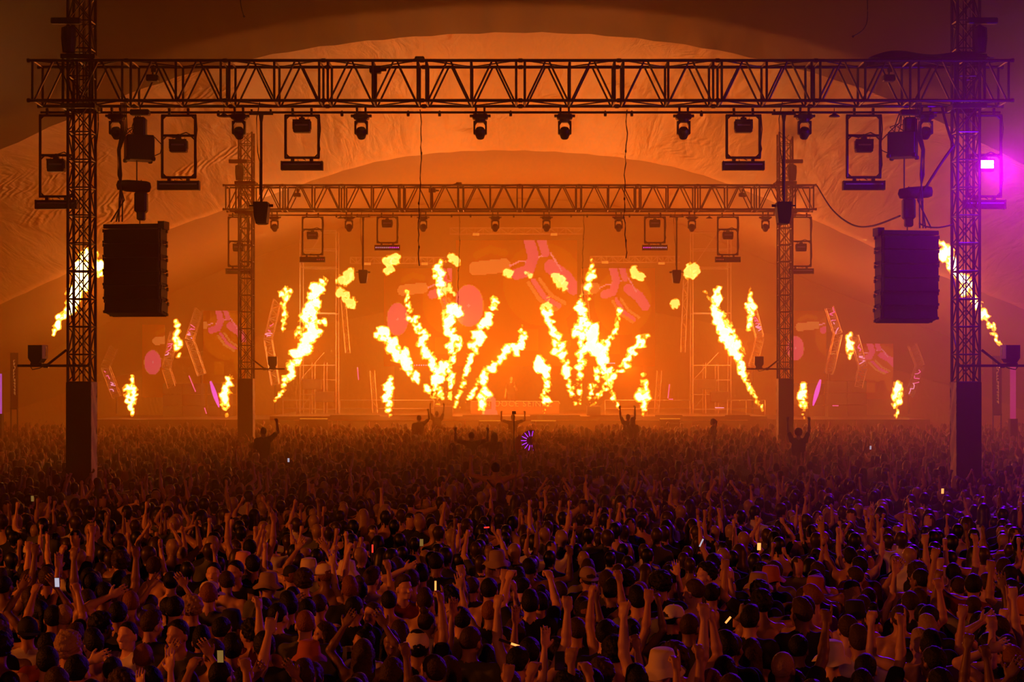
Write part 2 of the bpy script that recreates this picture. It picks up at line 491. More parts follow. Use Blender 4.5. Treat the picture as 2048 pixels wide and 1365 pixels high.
def make_frame(xc, ztop, h, y, label, group, cross=None):
    w = 0.70
    t = empty('hanging_ladder', (xc, y, ztop), label, 'pipe ladder', group)
    for s in (-1, 1):
        u = MB(); u.bar((s * w / 2, 0, 0), (s * w / 2, 0, -h), 0.030, 8); u.bar((s * w / 2, 0, -0.09), (s * (w / 2 - 0.09), 0, 0), 0.018, 6); u.bar((s * w / 2, 0, -h + 0.09), (s * (w / 2 - 0.09), 0, -h), 0.018, 6)
        u.build('upright', DARKALU, t)
    for z in [0, -h] + ([-cross] if cross else []):
        u = MB(); u.bar((-w / 2 - 0.02, 0, z), (w / 2 + 0.02, 0, z), 0.028, 8)
        if z == -(cross or 99):
            for s in (-1, 1): u.bar((s * w / 2, 0, z - 0.1), (s * (w / 2 - 0.1), 0, z), 0.018, 6)
            u.tube([(-0.25, 0.02, z), (-0.1, 0.02, z - 0.04), (0.05, 0.0, z + 0.03), (0.15, 0.02, z + 0.07), (0.28, 0, z)], 0.014, 5)
        u.build('crossbar', DARKALU, t)
    for s in (-1, 1):
        k = MB(); k.box((s * 0.2, 0, 0.06), (0.05, 0.06, 0.12)); k.lathe((s * 0.2, 0, 0.12), [(0.04, -0.025), (0.04, 0.025)], 8, 'X'); k.build('clamp', BLACK, t)
    cb = MB(); cb.tube([(w / 2 + .02, -0.02, 0.02), (w / 2 + 0.045, -0.03, -0.3), (w / 2 + .01, -0.03, -0.6), (w / 2 + 0.035, -0.03, -h * 0.8), (w / 2 - .02, -0.03, -h)], 0.012, 5); cb.build('cable', RUB, t)
    return t

def make_strobe(xc, ztop, y, label, group, lit=None):
    t = empty('strobe_light', (xc, y, ztop), label, 'strobe light', group)
    b = MB(); b.bbox((0, 0, -0.16), (0.36, 0.2, 0.27), 0.018)
    for s in (-1, 1): b.box((s * 0.185, 0, -0.14), (0.02, 0.12, 0.16))
    b.box((0, -0.09, -0.045), (0.37, 0.06, 0.035))
    b.build('housing', BODY, t)
    k = MB(); k.box((0, 0, 0.0), (0.12, 0.08, 0.05)); k.box((0, 0, 0.05), (0.05, 0.06, 0.08)); k.tube([(-0.12, 0, -0.02), (-0.13, 0, 0.05), (-0.05, 0, 0.08)], 0.008, 5); k.tube([(0.12, 0, -0.02), (0.14, 0, 0.06), (0.03, 0, 0.09)], 0.008, 5)
    k.build('clamp', BLACK, t)
    if lit:
        f = MB(); f.bbox((0, -0.108, -0.10), (0.33, 0.02, 0.075), 0.008); f.bbox((0, -0.108, -0.19), (0.33, 0.02, 0.075), 0.008); f.build('lit_panel', lit, t)
    else:
        f = MB(); f.box((0, -0.104, -0.145), (0.27, 0.012, 0.028)); f.build('tube_slot', STRIPM, t)
    return t

VIOLET = glow('violet diode', (0.45, 0.03, 1.0), 14)
MAGENTA = glow('magenta diode', (1.0, 0.05, 0.75), 9)
PALE = glow('pale diode', (1.0, 0.45, 0.6), 5)
DIMRED = glow('dim red diode', (1.0, 0.05, 0.05), 1.6)
STROBE_ON = glow('lit strobe face', (0.80, 0.55, 1.0), 60)

def make_bar(xc, ztop, y, label, group, dots=None, w=0.87):
    t = empty('led_bar', (xc, y, ztop), label, 'LED bar', group)
    b = MB(); b.bbox((0, 0, -0.10), (w, 0.16, 0.19), 0.02)
    for s in (-1, 1): b.bbox((s * (w / 2 - 0.005), 0, -0.10), (0.03, 0.18, 0.2), 0.01)
    b.build('housing', BODY, t)
    k = MB()
    for s in (-1, 1): k.box((s * 0.2, 0, 0.02), (0.07, 0.09, 0.05)); k.box((s * 0.2, 0, 0.06), (0.03, 0.05, 0.06))
    k.tube([(-0.08, 0, 0.0), (-0.1, 0, 0.05), (0.0, 0, 0.06), (0.08, 0, 0.02)], 0.01, 5); k.build('bracket', BLACK, t)
    if not dots:
        f = MB(); f.box((0, -0.084, -0.075), (w - 0.08, 0.012, 0.028)); f.build('diffuser', STRIPM, t)
    else:
        f = MB()
        for i in range(12):
            kk = dots[i]
            if kk < 0: continue
            f.mi = kk; f.lathe((-(w - 0.1) / 2 + (w - 0.1) * i / 11, -0.082, -0.10), [(0.024, -0.006), (0.024, 0.006)], 10, 'Y')
        f.build('diode', [VIOLET, MAGENTA, PALE, DIMRED], t)['label'] = 'row of glowing diodes'
    return t

def make_pole_speaker(xc, y, label, tilt, group, mirror=1):
    zt = UZ(224)
    t = empty('hanging_speaker', (xc, y, zt), label, 'speaker', group)
    b = MB(); b.box((0, 0, 0), (0.50, 0.05, 0.035))
    for s in (-1, 1): b.box((s * 0.2, 0, 0.05), (0.04, 0.05, 0.1))
    b.prism([(-0.05, -0.02), (0.05, -0.02), (0.03, -0.15), (-0.03, -0.15)], -0.02, 0.02); b.build('crossbar', DARKALU, t)
    L = UZ(224) - UZ(402)
    p = MB(); p.bar((0, 0, -0.02), (0, 0, -L), 0.028, 8); p.build('pole', DARKALU, t)
    c = MB(); c.tube([(-0.03, 0, 0.25), (-0.1, 0, -0.1), (-0.07, -0.02, -0.8), (-0.03, 0, -1.0), (-0.03, -.02, -1.7)], 0.011, 5); c.build('cable', RUB, t)
    m_ = mirror
    s = MB()
    pts = [(-0.15, 0.0), (0.15, 0.0), (0.17, -0.06), (0.13, -0.44), (0.08, -0.46), (-0.09, -0.46), (-0.13, -0.30)]
    s.prism([(px * m_, pz - L) for px, pz in pts][::m_], -0.17, 0.17)
    sp = s.build('cabinet', BODY, t)
    g_ = MB(); g_.box((0.02 * m_, -0.176, -L - 0.23), (0.2, 0.01, 0.36)); g_.build('grille', BLACK, sp)
    h = MB(); h.box((0, 0, -L - 0.07), (0.50, 0.05, 0.03)); h.lathe((0.2 * m_, 0, -L - 0.07), [(0.03, -.05), (0.03, .05)], 8, 'X'); h.build('bracket', DARKALU, t)
    return t

def make_lamp(xc, y, zt, label, group):
    t = empty('dish_lamp', (xc, y, zt), label, 'lamp', group)
    s = MB(); s.lathe((0, 0, -0.16), [(0.12, 0), (0.11, 0.02), (0.05, 0.055), (0.03, 0.07)], 16); s.build('shade', BODY, t, smooth=True)
    h = MB(); h.bar((0, 0, -0.1), (0, 0, 0.02), 0.008, 6); h.lathe((0, 0, -0.095), [(0.02, -.02), (0.03, .02)], 8); h.build('hook', DARKALU, t)
    return t

HEADS = [218, 468, 717, 959, 1131, 1373, 1619, 1866]
FRAMES = [(97, 387, 303, 'A'), (345.5, 348, 263, 'B'), (596.5, 308, None, 'C'), (1494.5, 308, None, 'C'), (1739.5, 348, 263, 'B'), (1985, 387, 303, 'A')]
def gate(y, first):
    short = 'first truss' if first else 'hazy second truss'
    make_truss(y, UX(56), 'the tent on the first, darkest masts' if first else 'the tent on the second, hazy masts', None)
    for i, px in enumerate(HEADS):
        make_moving_head(UX(px), UZ(225), y + 0.62, f'moving head lamp, {ordinal(i)} of eight under the {short} from the non-violet end', f'moving heads under the {short}')
    ends = ['outermost of three', 'middle of three', 'innermost of three'] * 1 + ['innermost of three', 'middle of three', 'outermost of three']
    for i, (px, pb, pc, kind) in enumerate(FRAMES):
        side = 'non-violet end' if i < 3 else 'violet end'
        zt = UZ(222); h = zt - UZ(pb)
        make_frame(UX(px), zt, h, y + 0.62, f'black pipe ladder under the {short}, {side}, {ends[i]}', f'pipe ladders under the {short}', (zt - UZ(pc)) if pc else None)
        zs = {'A': UZ(309), 'B': UZ(269), 'C': UZ(229)}[kind]
        lit = STROBE_ON if (first and i == 5) else None
        lab = 'strobe lamp glowing bright violet inside the outermost pipe ladder' if lit else f'unlit strobe in the pipe ladder of the {short}, {side}, {ends[i]}'
        make_strobe(UX(px), zs, y + 0.60, lab, f'strobes under the {short}', lit)
        dots = None
        if not first:
            if i == 2: dots = [2, 2, 2, 2, 2, 2, 2, 1, 1, 1, 1, 1]
            if i == 3: dots = [1, 1, 1, 1, 2, 2, 2, 2, 2, 2, 2, 2]
            if i == 1: dots = [-1, -1, -1, -1, -1, -1, -1, -1, 3, 3, 3, 3]
            if i == 4: dots = [3, 3, 3, 3, -1, -1, -1, -1, -1, -1, -1, -1]
        zb = {'A': UZ(394), 'B': UZ(355), 'C': UZ(315)}[kind]
        make_bar(UX(px), zb, y + 0.62, (f'lit LED bar' if dots else 'dark LED bar') + f' below a ladder of the {short}, {side}, {ends[i]}', f'LED bars under the {short}', dots)
    make_pole_speaker(UX(518), y + 0.3, f'small speaker on a long pole under the {short}, non-violet end', 0, 'pole speakers', 1)
    make_pole_speaker(UX(1572 if first else 1565), y + 0.3, f'small speaker on a long pole under the {short}, violet end', 0, 'pole speakers', -1)
    for px in (443, 1674): make_lamp(UX(px), y + 0.3, UZ(214), f'small dish lamp under the {short}, ' + ('beside the second moving head' if px < 1000 else 'beside the seventh moving head'), 'dish work lamps')
    for px, w in ((297, 22), (1786, 24)):
        t = empty('junction_box', (UX(px), y + 0.4, UZ(150)), f'small box lamp clamped inside the {short}, ' + ('non-violet end' if px < 1000 else 'violet end'), 'box', 'boxes inside the trusses')
        b = MB(); b.bbox((0, 0, 0), (0.25, 0.2, 0.14), 0.02); b.build('housing', BODY, t); b = MB(); b.bar((0.0, 0, 0.06), (0.02, 0, 0.28), 0.02, 6); b.box((0.02, 0, 0.17), (0.1, 0.04, 0.08)); b.build('bracket', BLACK, t)
    t = empty('follow_spot', (UX(750), y + 0.1, UZ(138)), f'small spot fixture on a post inside the {short}', 'stage light', 'spot fixtures inside the trusses')
    b = MB(); b.bbox((0, 0, 0), (0.24, 0.2, 0.15), 0.02); b.lathe((0.17, 0, 0), [(0.035, -.05), (0.03, .06)], 10, 'X'); b.build('housing', BODY, t)
    b = MB(); b.bar((-0.01, 0, -0.05), (-0.01, 0, -0.62), 0.045, 8); b.build('post', DARKALU, t)
    t = MB(); t.bbox((0, 0, 0), (0.2, 0.3, 0.07), 0.02); t.bar((-.1, 0, -0.01), (-0.2, 0, -0.05), 0.03, 6)
    o = t.build('cable_bundle', RUB); o.location = (UX(838), y + 0.3, UZ(118) + 0.055); tag(o, f'dark bundle lying on top of the {short} near its middle', 'cable', 'bundles on the trusses')
    # clamps and knobs along the lower chord
    for i, px in enumerate((425, 677, 812, 876, 1021, 1214, 1268, 1410)):
        b = MB(); b.lathe((0, 0, 0), [(0.035, -.03), (0.04, .0), (0.035, .03)], 8, 'X'); b.box((0, 0, 0.05), (0.03, 0.04, 0.07))
        o = b.build('pipe_clamp', BLACK); o.location = (UX(px), y + 0.7, UZ(219)); tag(o, f'empty pipe clamp, {ordinal(i)} of eight along the {short} from the non-violet end', 'clamp', f'empty clamps under the {short}')
    # pipe that carries the lamps under the lower rear chord
    b = MB(); b.bar((UX(62), 0, 0), (UX(2020), 0, 0), 0.026, 8); o = b.build('lighting_pipe', DARKALU); o.location = (0, y + 0.70, UZ(214.5)); tag(o, f'long dark pipe slung under the {short}', 'pipe')
    for i, (px, pe) in enumerate(((838, 530), (1253, 515))):
        r_ = random.Random(px); pts = []
        n = 26
        for k in range(n):
            f = k / (n - 1); pts.append((r_.uniform(-.018, .018) + 0.03 * math.sin(f * 6 + i), r_.uniform(-.02, .02), (UZ(214) - (UZ(214) - UZ(pe)) * f)))
        b = MB(); b.tube(pts, 0.012, 5)
        for k in (7, 15, 22): b.box(pts[k], (0.035, 0.035, 0.05))
        o = b.build('hanging_cable', RUB); o.location = (UX(px), y + 0.35, 0)
        tag(o, f'thin cable dangling from the middle of the {short}, ' + ('non-violet side' if i == 0 else 'violet side'), 'cable', 'dangling cables')

gate(35.0, True)
gate(58.14, False)
make_tower(35.0, UX(130), 1, 'black lattice mast beside the line array')
make_tower(35.0, UX(1917), -1, 'lattice mast tinted violet beside the lit strobe, first truss')
make_tower(58.14, UX(103), 1, 'hazy lattice mast carrying the second truss, non-violet side')
make_tower(58.14, UX(1904), -1, 'hazy lattice mast carrying the second truss, violet side')

def make_arm(y, x_in, d, ln, label, label2):
    """pipe arm out of a mast with a box speaker on it; d = direction of the arm"""
    z = UZ(732)
    t = empty('outrigger_arm', (x_in, y + 0.1, z), label, 'pipe arm', 'speaker arms on the masts')
    b = MB(); b.bar((-0.5 * d, 0, 0), (ln * d, 0, 0), 0.027, 8); b.build('pipe', DARKALU, t)
    b = MB(); b.bar((0.0, 0.0, 0.33), (0.42 * d, 0, 0.0), 0.027, 8); b.box((0.42 * d, 0, 0), (0.1, 0.09, 0.09)); b.build('brace', DARKALU, t)
    c = MB(); c.tube([(0.75 * d, -0.03, 0.0), (0.7 * d, -0.03, -0.08), (0.55 * d, -0.03, -0.05), (0.45 * d, -0.03, 0.0)], 0.012, 5); c.build('cable', RUB, t)
    s = empty('box_speaker', (x_in + d * (ln - 0.42), y + 0.1, z + 0.03), label2, 'speaker', 'box speakers on the mast arms', rz=R(4) * d)
    b = MB(); b.prism([(-.15, .40), (-.15, .13), (-.08, .03), (.08, .03), (.15, .13), (.15, .40)], -.16, .16); b.build('cabinet', BODY, s)
    b = MB(); b.bbox((0.155 * -d, 0, 0.26), (0.012, 0.33, 0.29), .003); fr = b.build('side_panel', LIT_SIDE, s)  # the cabinet's flame-lit side, its light put into the pale colour
    b = MB(); b.box((0.163 * -d, 0.05, 0.27), (0.006, 0.05, 0.2)); b.build('vent_slot', BLACK, fr)
    b = MB(); b.box((0, 0, 0.0), (0.24, 0.2, 0.06)); b.build('mount', BLACK, s)
make_arm(35.0, UX(130), -1, 1.02, 'pipe arm with brace reaching outwards from the dark first mast, non-violet side', 'box speaker on the outward arm of the dark first mast, non-violet side')
make_arm(35.0, UX(1966), 1, 1.02, 'pipe arm with brace reaching outwards from the violet tinted mast', 'box speaker on the outward arm of the violet tinted mast')
make_arm(58.14, UX(152), 1, 1.12, 'pipe arm with brace reaching towards the stage middle, hazy mast, non-violet side', 'hazy box speaker on the inward arm of a mast, non-violet side')
make_arm(58.14, UX(1904), -1, 1.12, 'pipe arm with brace reaching towards the stage middle, hazy mast, violet side', 'hazy box speaker on the inward arm of a mast, violet side')

# --- line arrays hung from the first truss, with amplifier rack and two hoists each
def line_array(xc, m_, ztop, where):
    y = 35.3
    t = empty('line_array', (xc, y, ztop), 'big curved black loudspeaker column hanging ' + where, 'speaker column', 'hanging loudspeaker columns', rz=R(9) * -m_)
    b = MB(); b.bbox((0, 0, -0.05), (1.22, 0.5, 0.09), 0.01); b.box((-0.62 * -m_, 0, -0.03), (0.14, 0.3, 0.17)); b.build('rigging_frame', DARKALU, t)
    z, yy, ang = -0.11, 0.0, 0.0
    for i in range(6):
        ang += R([0.3, 0.8, 1.2, 1.8, 2.4, 3.0][i]); h = 0.30
        c = MB(); W2, D2 = 0.60, 0.24
        bz = 0.012
        c.bbox((0, 0, -h / 2), (1.20, 0.46, h - bz), 0.012)
        for s in (-1, 1):
            c.box((s * 0.615, 0.0, -h / 2), (0.03, 0.36, 0.16))
            for q in (-0.17, 0.17): c.box((s * 0.63, q, -0.03), (0.03, 0.06, 0.07)); c.box((s * 0.63, q, -h + 0.04), (0.03, 0.06, 0.05))
        cab = c.build('speaker_cabinet', BODY, t)
        cab.location = (0, yy, z); cab.rotation_euler = (-ang, 0, 0)
        g_ = MB(); g_.box((0, -0.236, -h / 2), (1.14, 0.012, h - 0.05)); g_.build('grille', BLACK, cab)
        z -= h * math.cos(ang); yy += h * math.sin(ang) * 1.0
    return t
def hoist(xc, y, z, where, m_, bag):
    t = empty('chain_hoist', (xc, y, z), 'electric chain hoist ' + where, 'hoist', 'chain hoists by the loudspeaker columns')
    b = MB(); b.bbox((0, 0, -0.22), (0.26, 0.24, 0.44), 0.04); b.bbox((0, 0, -0.5), (0.17, 0.18, 0.2), 0.03); b.build('motor', BODY, t)
    if bag:
        k = MB(); k.lathe((-0.15 * m_, 0, 0.12), [(0.0, -0.38), (0.1, -0.34), (0.125, -0.15), (0.125, 0.25), (0.1, 0.33), (0.0, 0.36)], 12, 'X', rot=(0, R(4) * m_, 0)); k.build('chain_bag', WRAP, t, smooth=True)
    else:
        k = MB(); k.bbox((0, 0, 0.1), (0.4, 0.2, 0.12), 0.02); k.build('beam_clamp', BLACK, t)
    h = MB(); h.bar((0, 0, 0), (0, 0, 0.25), 0.012, 6); h.bar((-0.03, 0, -0.5), (-0.03, 0, -0.82), 0.012, 6); h.build('chain', DARKALU, t)
    return t
def rack(xc, y, z, where, m_):
    t = empty('amplifier_rack', (xc, y, z), 'black amplifier case hung under the first truss ' + where, 'case', 'hanging amplifier cases', rz=R(20) * m_)
    b = MB(); b.bbox((0, 0, -0.26), (0.56, 0.5, 0.52), 0.02)
    for s in (-1, 1):
        for q in (-1, 1): b.bbox((s * 0.26, q * 0.23, -0.5), (0.09, 0.09, 0.09), 0.02)
    b.build('case', BODY, t)
    d = MB(); d.box((0.285, 0, -0.26), (0.012, 0.42, 0.44)); d.box((-0.285, 0, -0.26), (0.012, 0.42, 0.44)); d.build('side_panel', DARKALU, t)
    k = MB(); r_ = random.Random(3)
    for i in range(5):
        a = r_.uniform(-.3, .3); k.tube([(a, -0.1, 0.0), (a + r_.uniform(-.2, .2), -0.1, 0.12), (a * 0.5, 0, 0.2), (a * 0.2, 0, 0.45)], 0.012, 5)
    k.tube([(0.3 * m_, -0.1, -0.02), (0.46 * m_, -0.1, -0.18), (0.42 * m_, -0.1, -0.36), (0.3 * m_, -0.1, -0.42)], 0.011, 5)
    k.build('cable_loops', RUB, t)
    return t
for (m_, xa, za, xr, zr, xh, w) in ((1, 264, 447, 272, 268, 270, 'on the non-violet side'), (-1, 1820, 460, 1812, 262, 1818, 'on the violet side')):
    line_array(UX(xa), m_, UZ(za), w)
    rack(UX(xr), 35.3, UZ(zr), w, m_)
    hoist(UX(xh + 6), 35.2, UZ(232), 'between the truss and the amplifier case ' + w, m_, False)
    hoist(UX(xh + 6), 35.3, UZ(za - 66), 'just above the loudspeaker column ' + w, m_, True)
    zt, zb = UZ(zr) - 0.5, UZ(za - 75)
    c = MB(); c.bar((0, 0, zt), (0, 0, zb), 0.014, 6); o = c.build('lifting_chain', DARKALU); o.location = (UX(xh - 3), 35.3, 0); tag(o, 'thin lifting chain below the amplifier case ' + w, 'chain', 'lifting chains')
    s = -m_
    k = MB()
    for i in range(4):
        q = 0.035 * i
        k.tube([(UX(xr) + s * (0.22 + q), 35.05, UZ(205)), (UX(xr) + s * (0.2 + q), 35.05, UZ(260)), (UX(xr) + s * (0.33 + q * .5), 35.0, UZ(300)), (UX(xr) + s * (0.30 + q * .7), 35.0, UZ(350)), (UX(xr) + s * (0.36 - q), 35.05, UZ(400)), (UX(xr) + s * (0.38 + q * (1.6 if i % 2 else -1)), 35.1, UZ(za - 4))], 0.016, 6)
    tag(k.build('cable_loom', RUB), 'bundle of black speaker cables running down past the amplifier case ' + w, 'cable', 'cable looms')

# extra cables, ropes and the covered hoist on the violet side
def cable(pts, r, label, name='cable', n=14):
    P_ = [Vector(p) for p in pts]; out_ = []
    for i in range(len(P_) - 1):
        p0 = P_[max(i - 1, 0)]; p1 = P_[i]; p2 = P_[i + 1]; p3 = P_[min(i + 2, len(P_) - 1)]
        for k in range(n):
            t = k / n
            out_.append(0.5 * ((2 * p1) + (-p0 + p2) * t + (2 * p0 - 5 * p1 + 4 * p2 - p3) * t * t + (-p0 + 3 * p1 - 3 * p2 + p3) * t ** 3))
    out_.append(P_[-1])
    b = MB(); b.tube(out_, r, 6)
    return tag(b.build(name, RUB, smooth=True), label, 'cable')
cable([W(1634, 372, 45), W(1665, 420, 42), W(1705, 450, 40), W(1745, 452, 38), W(1800, 432, 36)], 0.02, 'long sagging cable strung from the end of the hazier truss towards the first')
cable([W(1838, 447, 35.3), W(1855, 454, 35.2), W(1880, 455, 35.1), W(1908, 449, 35.1)], 0.018, 'short sagging cable between the loudspeaker column and the violet tinted mast')
cable([W(1908, 290, 35), W(1880, 330, 35.1), W(1843, 388, 35.2)], 0.03, 'thick cable slanting from the violet tinted mast down to the hoist bag')
cable([W(1884, 215, 35.2), W(1893, 250, 35.1), W(1906, 290, 35)], 0.028, 'thick cable running from the truss to the violet tinted mast')
cable([W(196, 215, 35.2), W(196, 260, 35.2), W(190, 310, 35.2)], 0.012, 'thin cable hanging beside the first mast below the truss')
for (pts, lab) in (([W(478, -40, 33), W(482, 10, 33), W(488, 33, 33)], 'short knotted rope end hanging from the tent roof away from the violet light'), ([W(1733, -40, 33), W(1735, 32, 33), W(1727, 58, 33), W(1706, 73, 33)], 'thin hooked rope end hanging from the tent roof on the violet side')):
    o = cable(pts, 0.010, lab, 'rope'); o['category'] = 'rope'
    b = MB(); b.lathe(pts[-1], [(0, -.03), (0.03, 0), (0, .03)], 8); b.build('knot', RUB, o, smooth=True)
b = MB(); r_ = random.Random(5); nx_, ny_ = 20, 8; vs = []
for j in range(ny_):
    for i in range(nx_):
        fx, fy = i / (nx_ - 1), j / (ny_ - 1)
        hgt = math.sin(PI * min(1, max(0, fx))) ** 0.5 * math.sin(PI * fy) ** 0.6
        vs.append((-1.25 + 2.6 * fx, -0.15 + 1.0 * fy, 0.02 + 0.26 * hgt * (0.8 + 0.3 * math.sin(fx * 9))))
b.add(vs, [(j * nx_ + i, j * nx_ + i + 1, (j + 1) * nx_ + i + 1, (j + 1) * nx_ + i) for j in range(ny_ - 1) for i in range(nx_ - 1)])
b.box((0.1, 0.35, 0.04), (2.2, 0.6, 0.06))
o = b.build('tarpaulin_cover', WRAP, smooth=False); o.location = (UX(1856), 35.0, ZT + 0.02); tag(o, 'dark cover draped over gear on top of the first truss, violet side', 'cover')

# ------------------------------------------------------------------ smooth solids: distance fields turned into quad meshes
class Field:
    def __init__(s, lo, hi, h):
        s.lo = np.array(lo, float); s.h = h
        s.tb = 0.0
        s.n = np.ceil((np.array(hi, float) - s.lo) / h).astype(int) + 1
        s.v = np.full(s.n, 1.0, np.float32)
        s.tag = np.zeros(s.n, np.uint8)
        s.ax = [s.lo[i] + h * np.arange(s.n[i]) for i in range(3)]
    def _win(s, lo, hi):
        a = np.clip(np.floor((np.array(lo) - s.lo) / s.h).astype(int), 0, s.n)
        b = np.clip(np.ceil((np.array(hi) - s.lo) / s.h).astype(int) + 1, 0, s.n)
        if np.any(b <= a): return None
        sl = tuple(slice(a[i], b[i]) for i in range(3))
        X, Y, Z = np.meshgrid(s.ax[0][sl[0]], s.ax[1][sl[1]], s.ax[2][sl[2]], indexing='ij')
        return sl, X, Y, Z
    def _mix(s, sl, d, k, tag):
        o = s.v[sl]; d = d.astype(np.float32)
        if tag is not None:
            t = s.tag[sl]; t[d < o + s.tb] = tag; s.tag[sl] = t
        if k > 0:
            hh = np.clip(0.5 + 0.5 * (o - d) / k, 0, 1)
            s.v[sl] = o * (1 - hh) + d * hh - k * hh * (1 - hh)
        else: s.v[sl] = np.minimum(o, d)
    def cap(s, a, b, ra, rb=None, k=0.03, tag=None, flat=None):
        """tapered capsule from a to b; flat = (axis vector, factor) squeezes it"""
        rb = ra if rb is None else rb
        a = np.array(a, float); b = np.array(b, float); m = max(ra, rb) + k + 3 * s.h
        w = s._win(np.minimum(a, b) - m, np.maximum(a, b) + m)
        if w is None: return s
        sl, X, Y, Z = w; d = b - a; L2 = max(float(d @ d), 1e-9)
        px, py, pz = X - a[0], Y - a[1], Z - a[2]
        t = np.clip((px * d[0] + py * d[1] + pz * d[2]) / L2, 0, 1)
        qx, qy, qz = px - t * d[0], py - t * d[1], pz - t * d[2]
        s._mix(sl, np.sqrt(qx * qx + qy * qy + qz * qz) - (ra + (rb - ra) * t), k, tag)
        return s
    def ell(s, c, r, k=0.03, tag=None, M=None, cut=None):
        c = np.array(c, float); r = np.array(r, float); m = r.max() + k + 3 * s.h
        w = s._win(c - m, c + m)
        if w is None: return s
        sl, X, Y, Z = w; X = X - c[0]; Y = Y - c[1]; Z = Z - c[2]
        if M is not None:
            X, Y, Z = (M[0][0] * X + M[1][0] * Y + M[2][0] * Z, M[0][1] * X + M[1][1] * Y + M[2][1] * Z, M[0][2] * X + M[1][2] * Y + M[2][2] * Z)
        q = np.sqrt((X / r[0]) ** 2 + (Y / r[1]) ** 2 + (Z / r[2]) ** 2)
        g = np.sqrt((X / r[0] ** 2) ** 2 + (Y / r[1] ** 2) ** 2 + (Z / r[2] ** 2) ** 2) + 1e-6
        d = q * (q - 1) / g
        if cut is not None: d = np.maximum(d, cut(X, Y, Z))
        s._mix(sl, d, k, tag)
        return s
    def carve(s, fn):
        X, Y, Z = np.meshgrid(*s.ax, indexing='ij')
        s.v = np.maximum(s.v, fn(X, Y, Z).astype(np.float32)); return s
    def rough(s, amp, f, seed=0):
        X, Y, Z = np.meshgrid(*s.ax, indexing='ij')
        s.v = s.v + turb(X, Y, Z, f, seed).astype(np.float32) * amp; return s
    def surface(s, iso=0.0):
        v = s.v - iso
        v = v.copy(); v[0] = v[-1] = 1; v[:, 0] = v[:, -1] = 1; v[:, :, 0] = v[:, :, -1] = 1
        S = v < 0; nx, ny, nz = v.shape
        cnt = np.zeros((nx - 1, ny - 1, nz - 1), np.uint8)
        for dx in (0, 1):
            for dy in (0, 1):
                for dz in (0, 1): cnt += S[dx:nx - 1 + dx, dy:ny - 1 + dy, dz:nz - 1 + dz]
        cells = np.argwhere((cnt > 0) & (cnt < 8))
        if len(cells) == 0: return np.zeros((0, 3)), np.zeros((0, 4), int), np.zeros(0, int)
        idx = np.full(cnt.shape, -1, np.int64); idx[tuple(cells.T)] = np.arange(len(cells))
        C = [(dx, dy, dz) for dx in (0, 1) for dy in (0, 1) for dz in (0, 1)]
        val = np.stack([v[cells[:, 0] + c[0], cells[:, 1] + c[1], cells[:, 2] + c[2]] for c in C], 1)
        acc = np.zeros((len(cells), 3)); num = np.zeros(len(cells))
        for i in range(8):
            for j in range(i + 1, 8):
                if sum(abs(C[i][q] - C[j][q]) for q in range(3)) != 1: continue
                a, b = val[:, i], val[:, j]; m = (a < 0) != (b < 0)
                t = np.where(m, a / np.where(m, a - b, 1), 0)
                p = np.array(C[i]) + t[:, None] * (np.array(C[j]) - np.array(C[i]))
                acc[m] += p[m]; num[m] += 1
        V = s.lo + (cells + acc / num[:, None]) * s.h
        F = []
        for ax in range(3):
            a1, a2 = [(1, 2), (2, 0), (0, 1)][ax]
            sl0 = [slice(1, -1)] * 3; sl1 = [slice(1, -1)] * 3
            sl0[ax] = slice(0, v.shape[ax] - 1); sl1[ax] = slice(1, v.shape[ax])
            A, B = S[tuple(sl0)], S[tuple(sl1)]
            e = np.argwhere(A != B)
            if len(e) == 0: continue
            flip = A[tuple(e.T)]
            off = np.ones(3, int); off[ax] = 0
            e = e + off
            q = []
            for (u, w_) in ((0, 0), (1, 0), (1, 1), (0, 1)):
                c = e.copy(); c[:, a1] -= u; c[:, a2] -= w_
                q.append(idx[tuple(c.T)])
            q = np.stack(q, 1)
            q[~flip] = q[~flip][:, ::-1]
            F.append(q)
        F = np.concatenate(F)
        T = s.tag[tuple(np.clip(cells, 0, np.array(s.tag.shape) - 1).T)]
        return V, F, T

def turb(X, Y, Z, f, seed=0):
    r_ = np.random.RandomState(seed); o = np.zeros_like(X)
    for q in range(9):
        k = r_.normal(size=3); k = k / np.linalg.norm(k) * f * (1 + 0.33 * q); p = r_.uniform(0, 6.28); w = r_.normal(size=3) * 0.6 * f
        o = o + np.sin(k[0] * X + k[1] * Y + k[2] * Z + p + 1.3 * np.sin(w[0] * X + w[1] * Y + w[2] * Z)) / (1 + 0.35 * q)
    return o / 3.0

def np_mesh(name, V, F, mats, tags=None, smooth=True):
    me = bpy.data.meshes.new(name)
    n = len(F)
    me.vertices.add(len(V)); me.vertices.foreach_set('co', np.ascontiguousarray(V, np.float32).ravel())
    me.loops.add(n * 4); me.loops.foreach_set('vertex_index', np.ascontiguousarray(F, np.int32).ravel())
    me.polygons.add(n); me.polygons.foreach_set('loop_start', np.arange(0, n * 4, 4, dtype=np.int32))
    for m in mats: me.materials.append(m)
    if tags is not None: me.polygons.foreach_set('material_index', np.ascontiguousarray(tags, np.int32))
    me.polygons.foreach_set('use_smooth', np.full(n, smooth))
    me.update(calc_edges=True)
    return me

def np_obj(name, V, F, mats, parent=None, tags=None, smooth=True):
    o = bpy.data.objects.new(name, np_mesh(name, V, F, mats, tags, smooth))
    COL.objects.link(o)
    if parent is not None: o.parent = parent
    return o

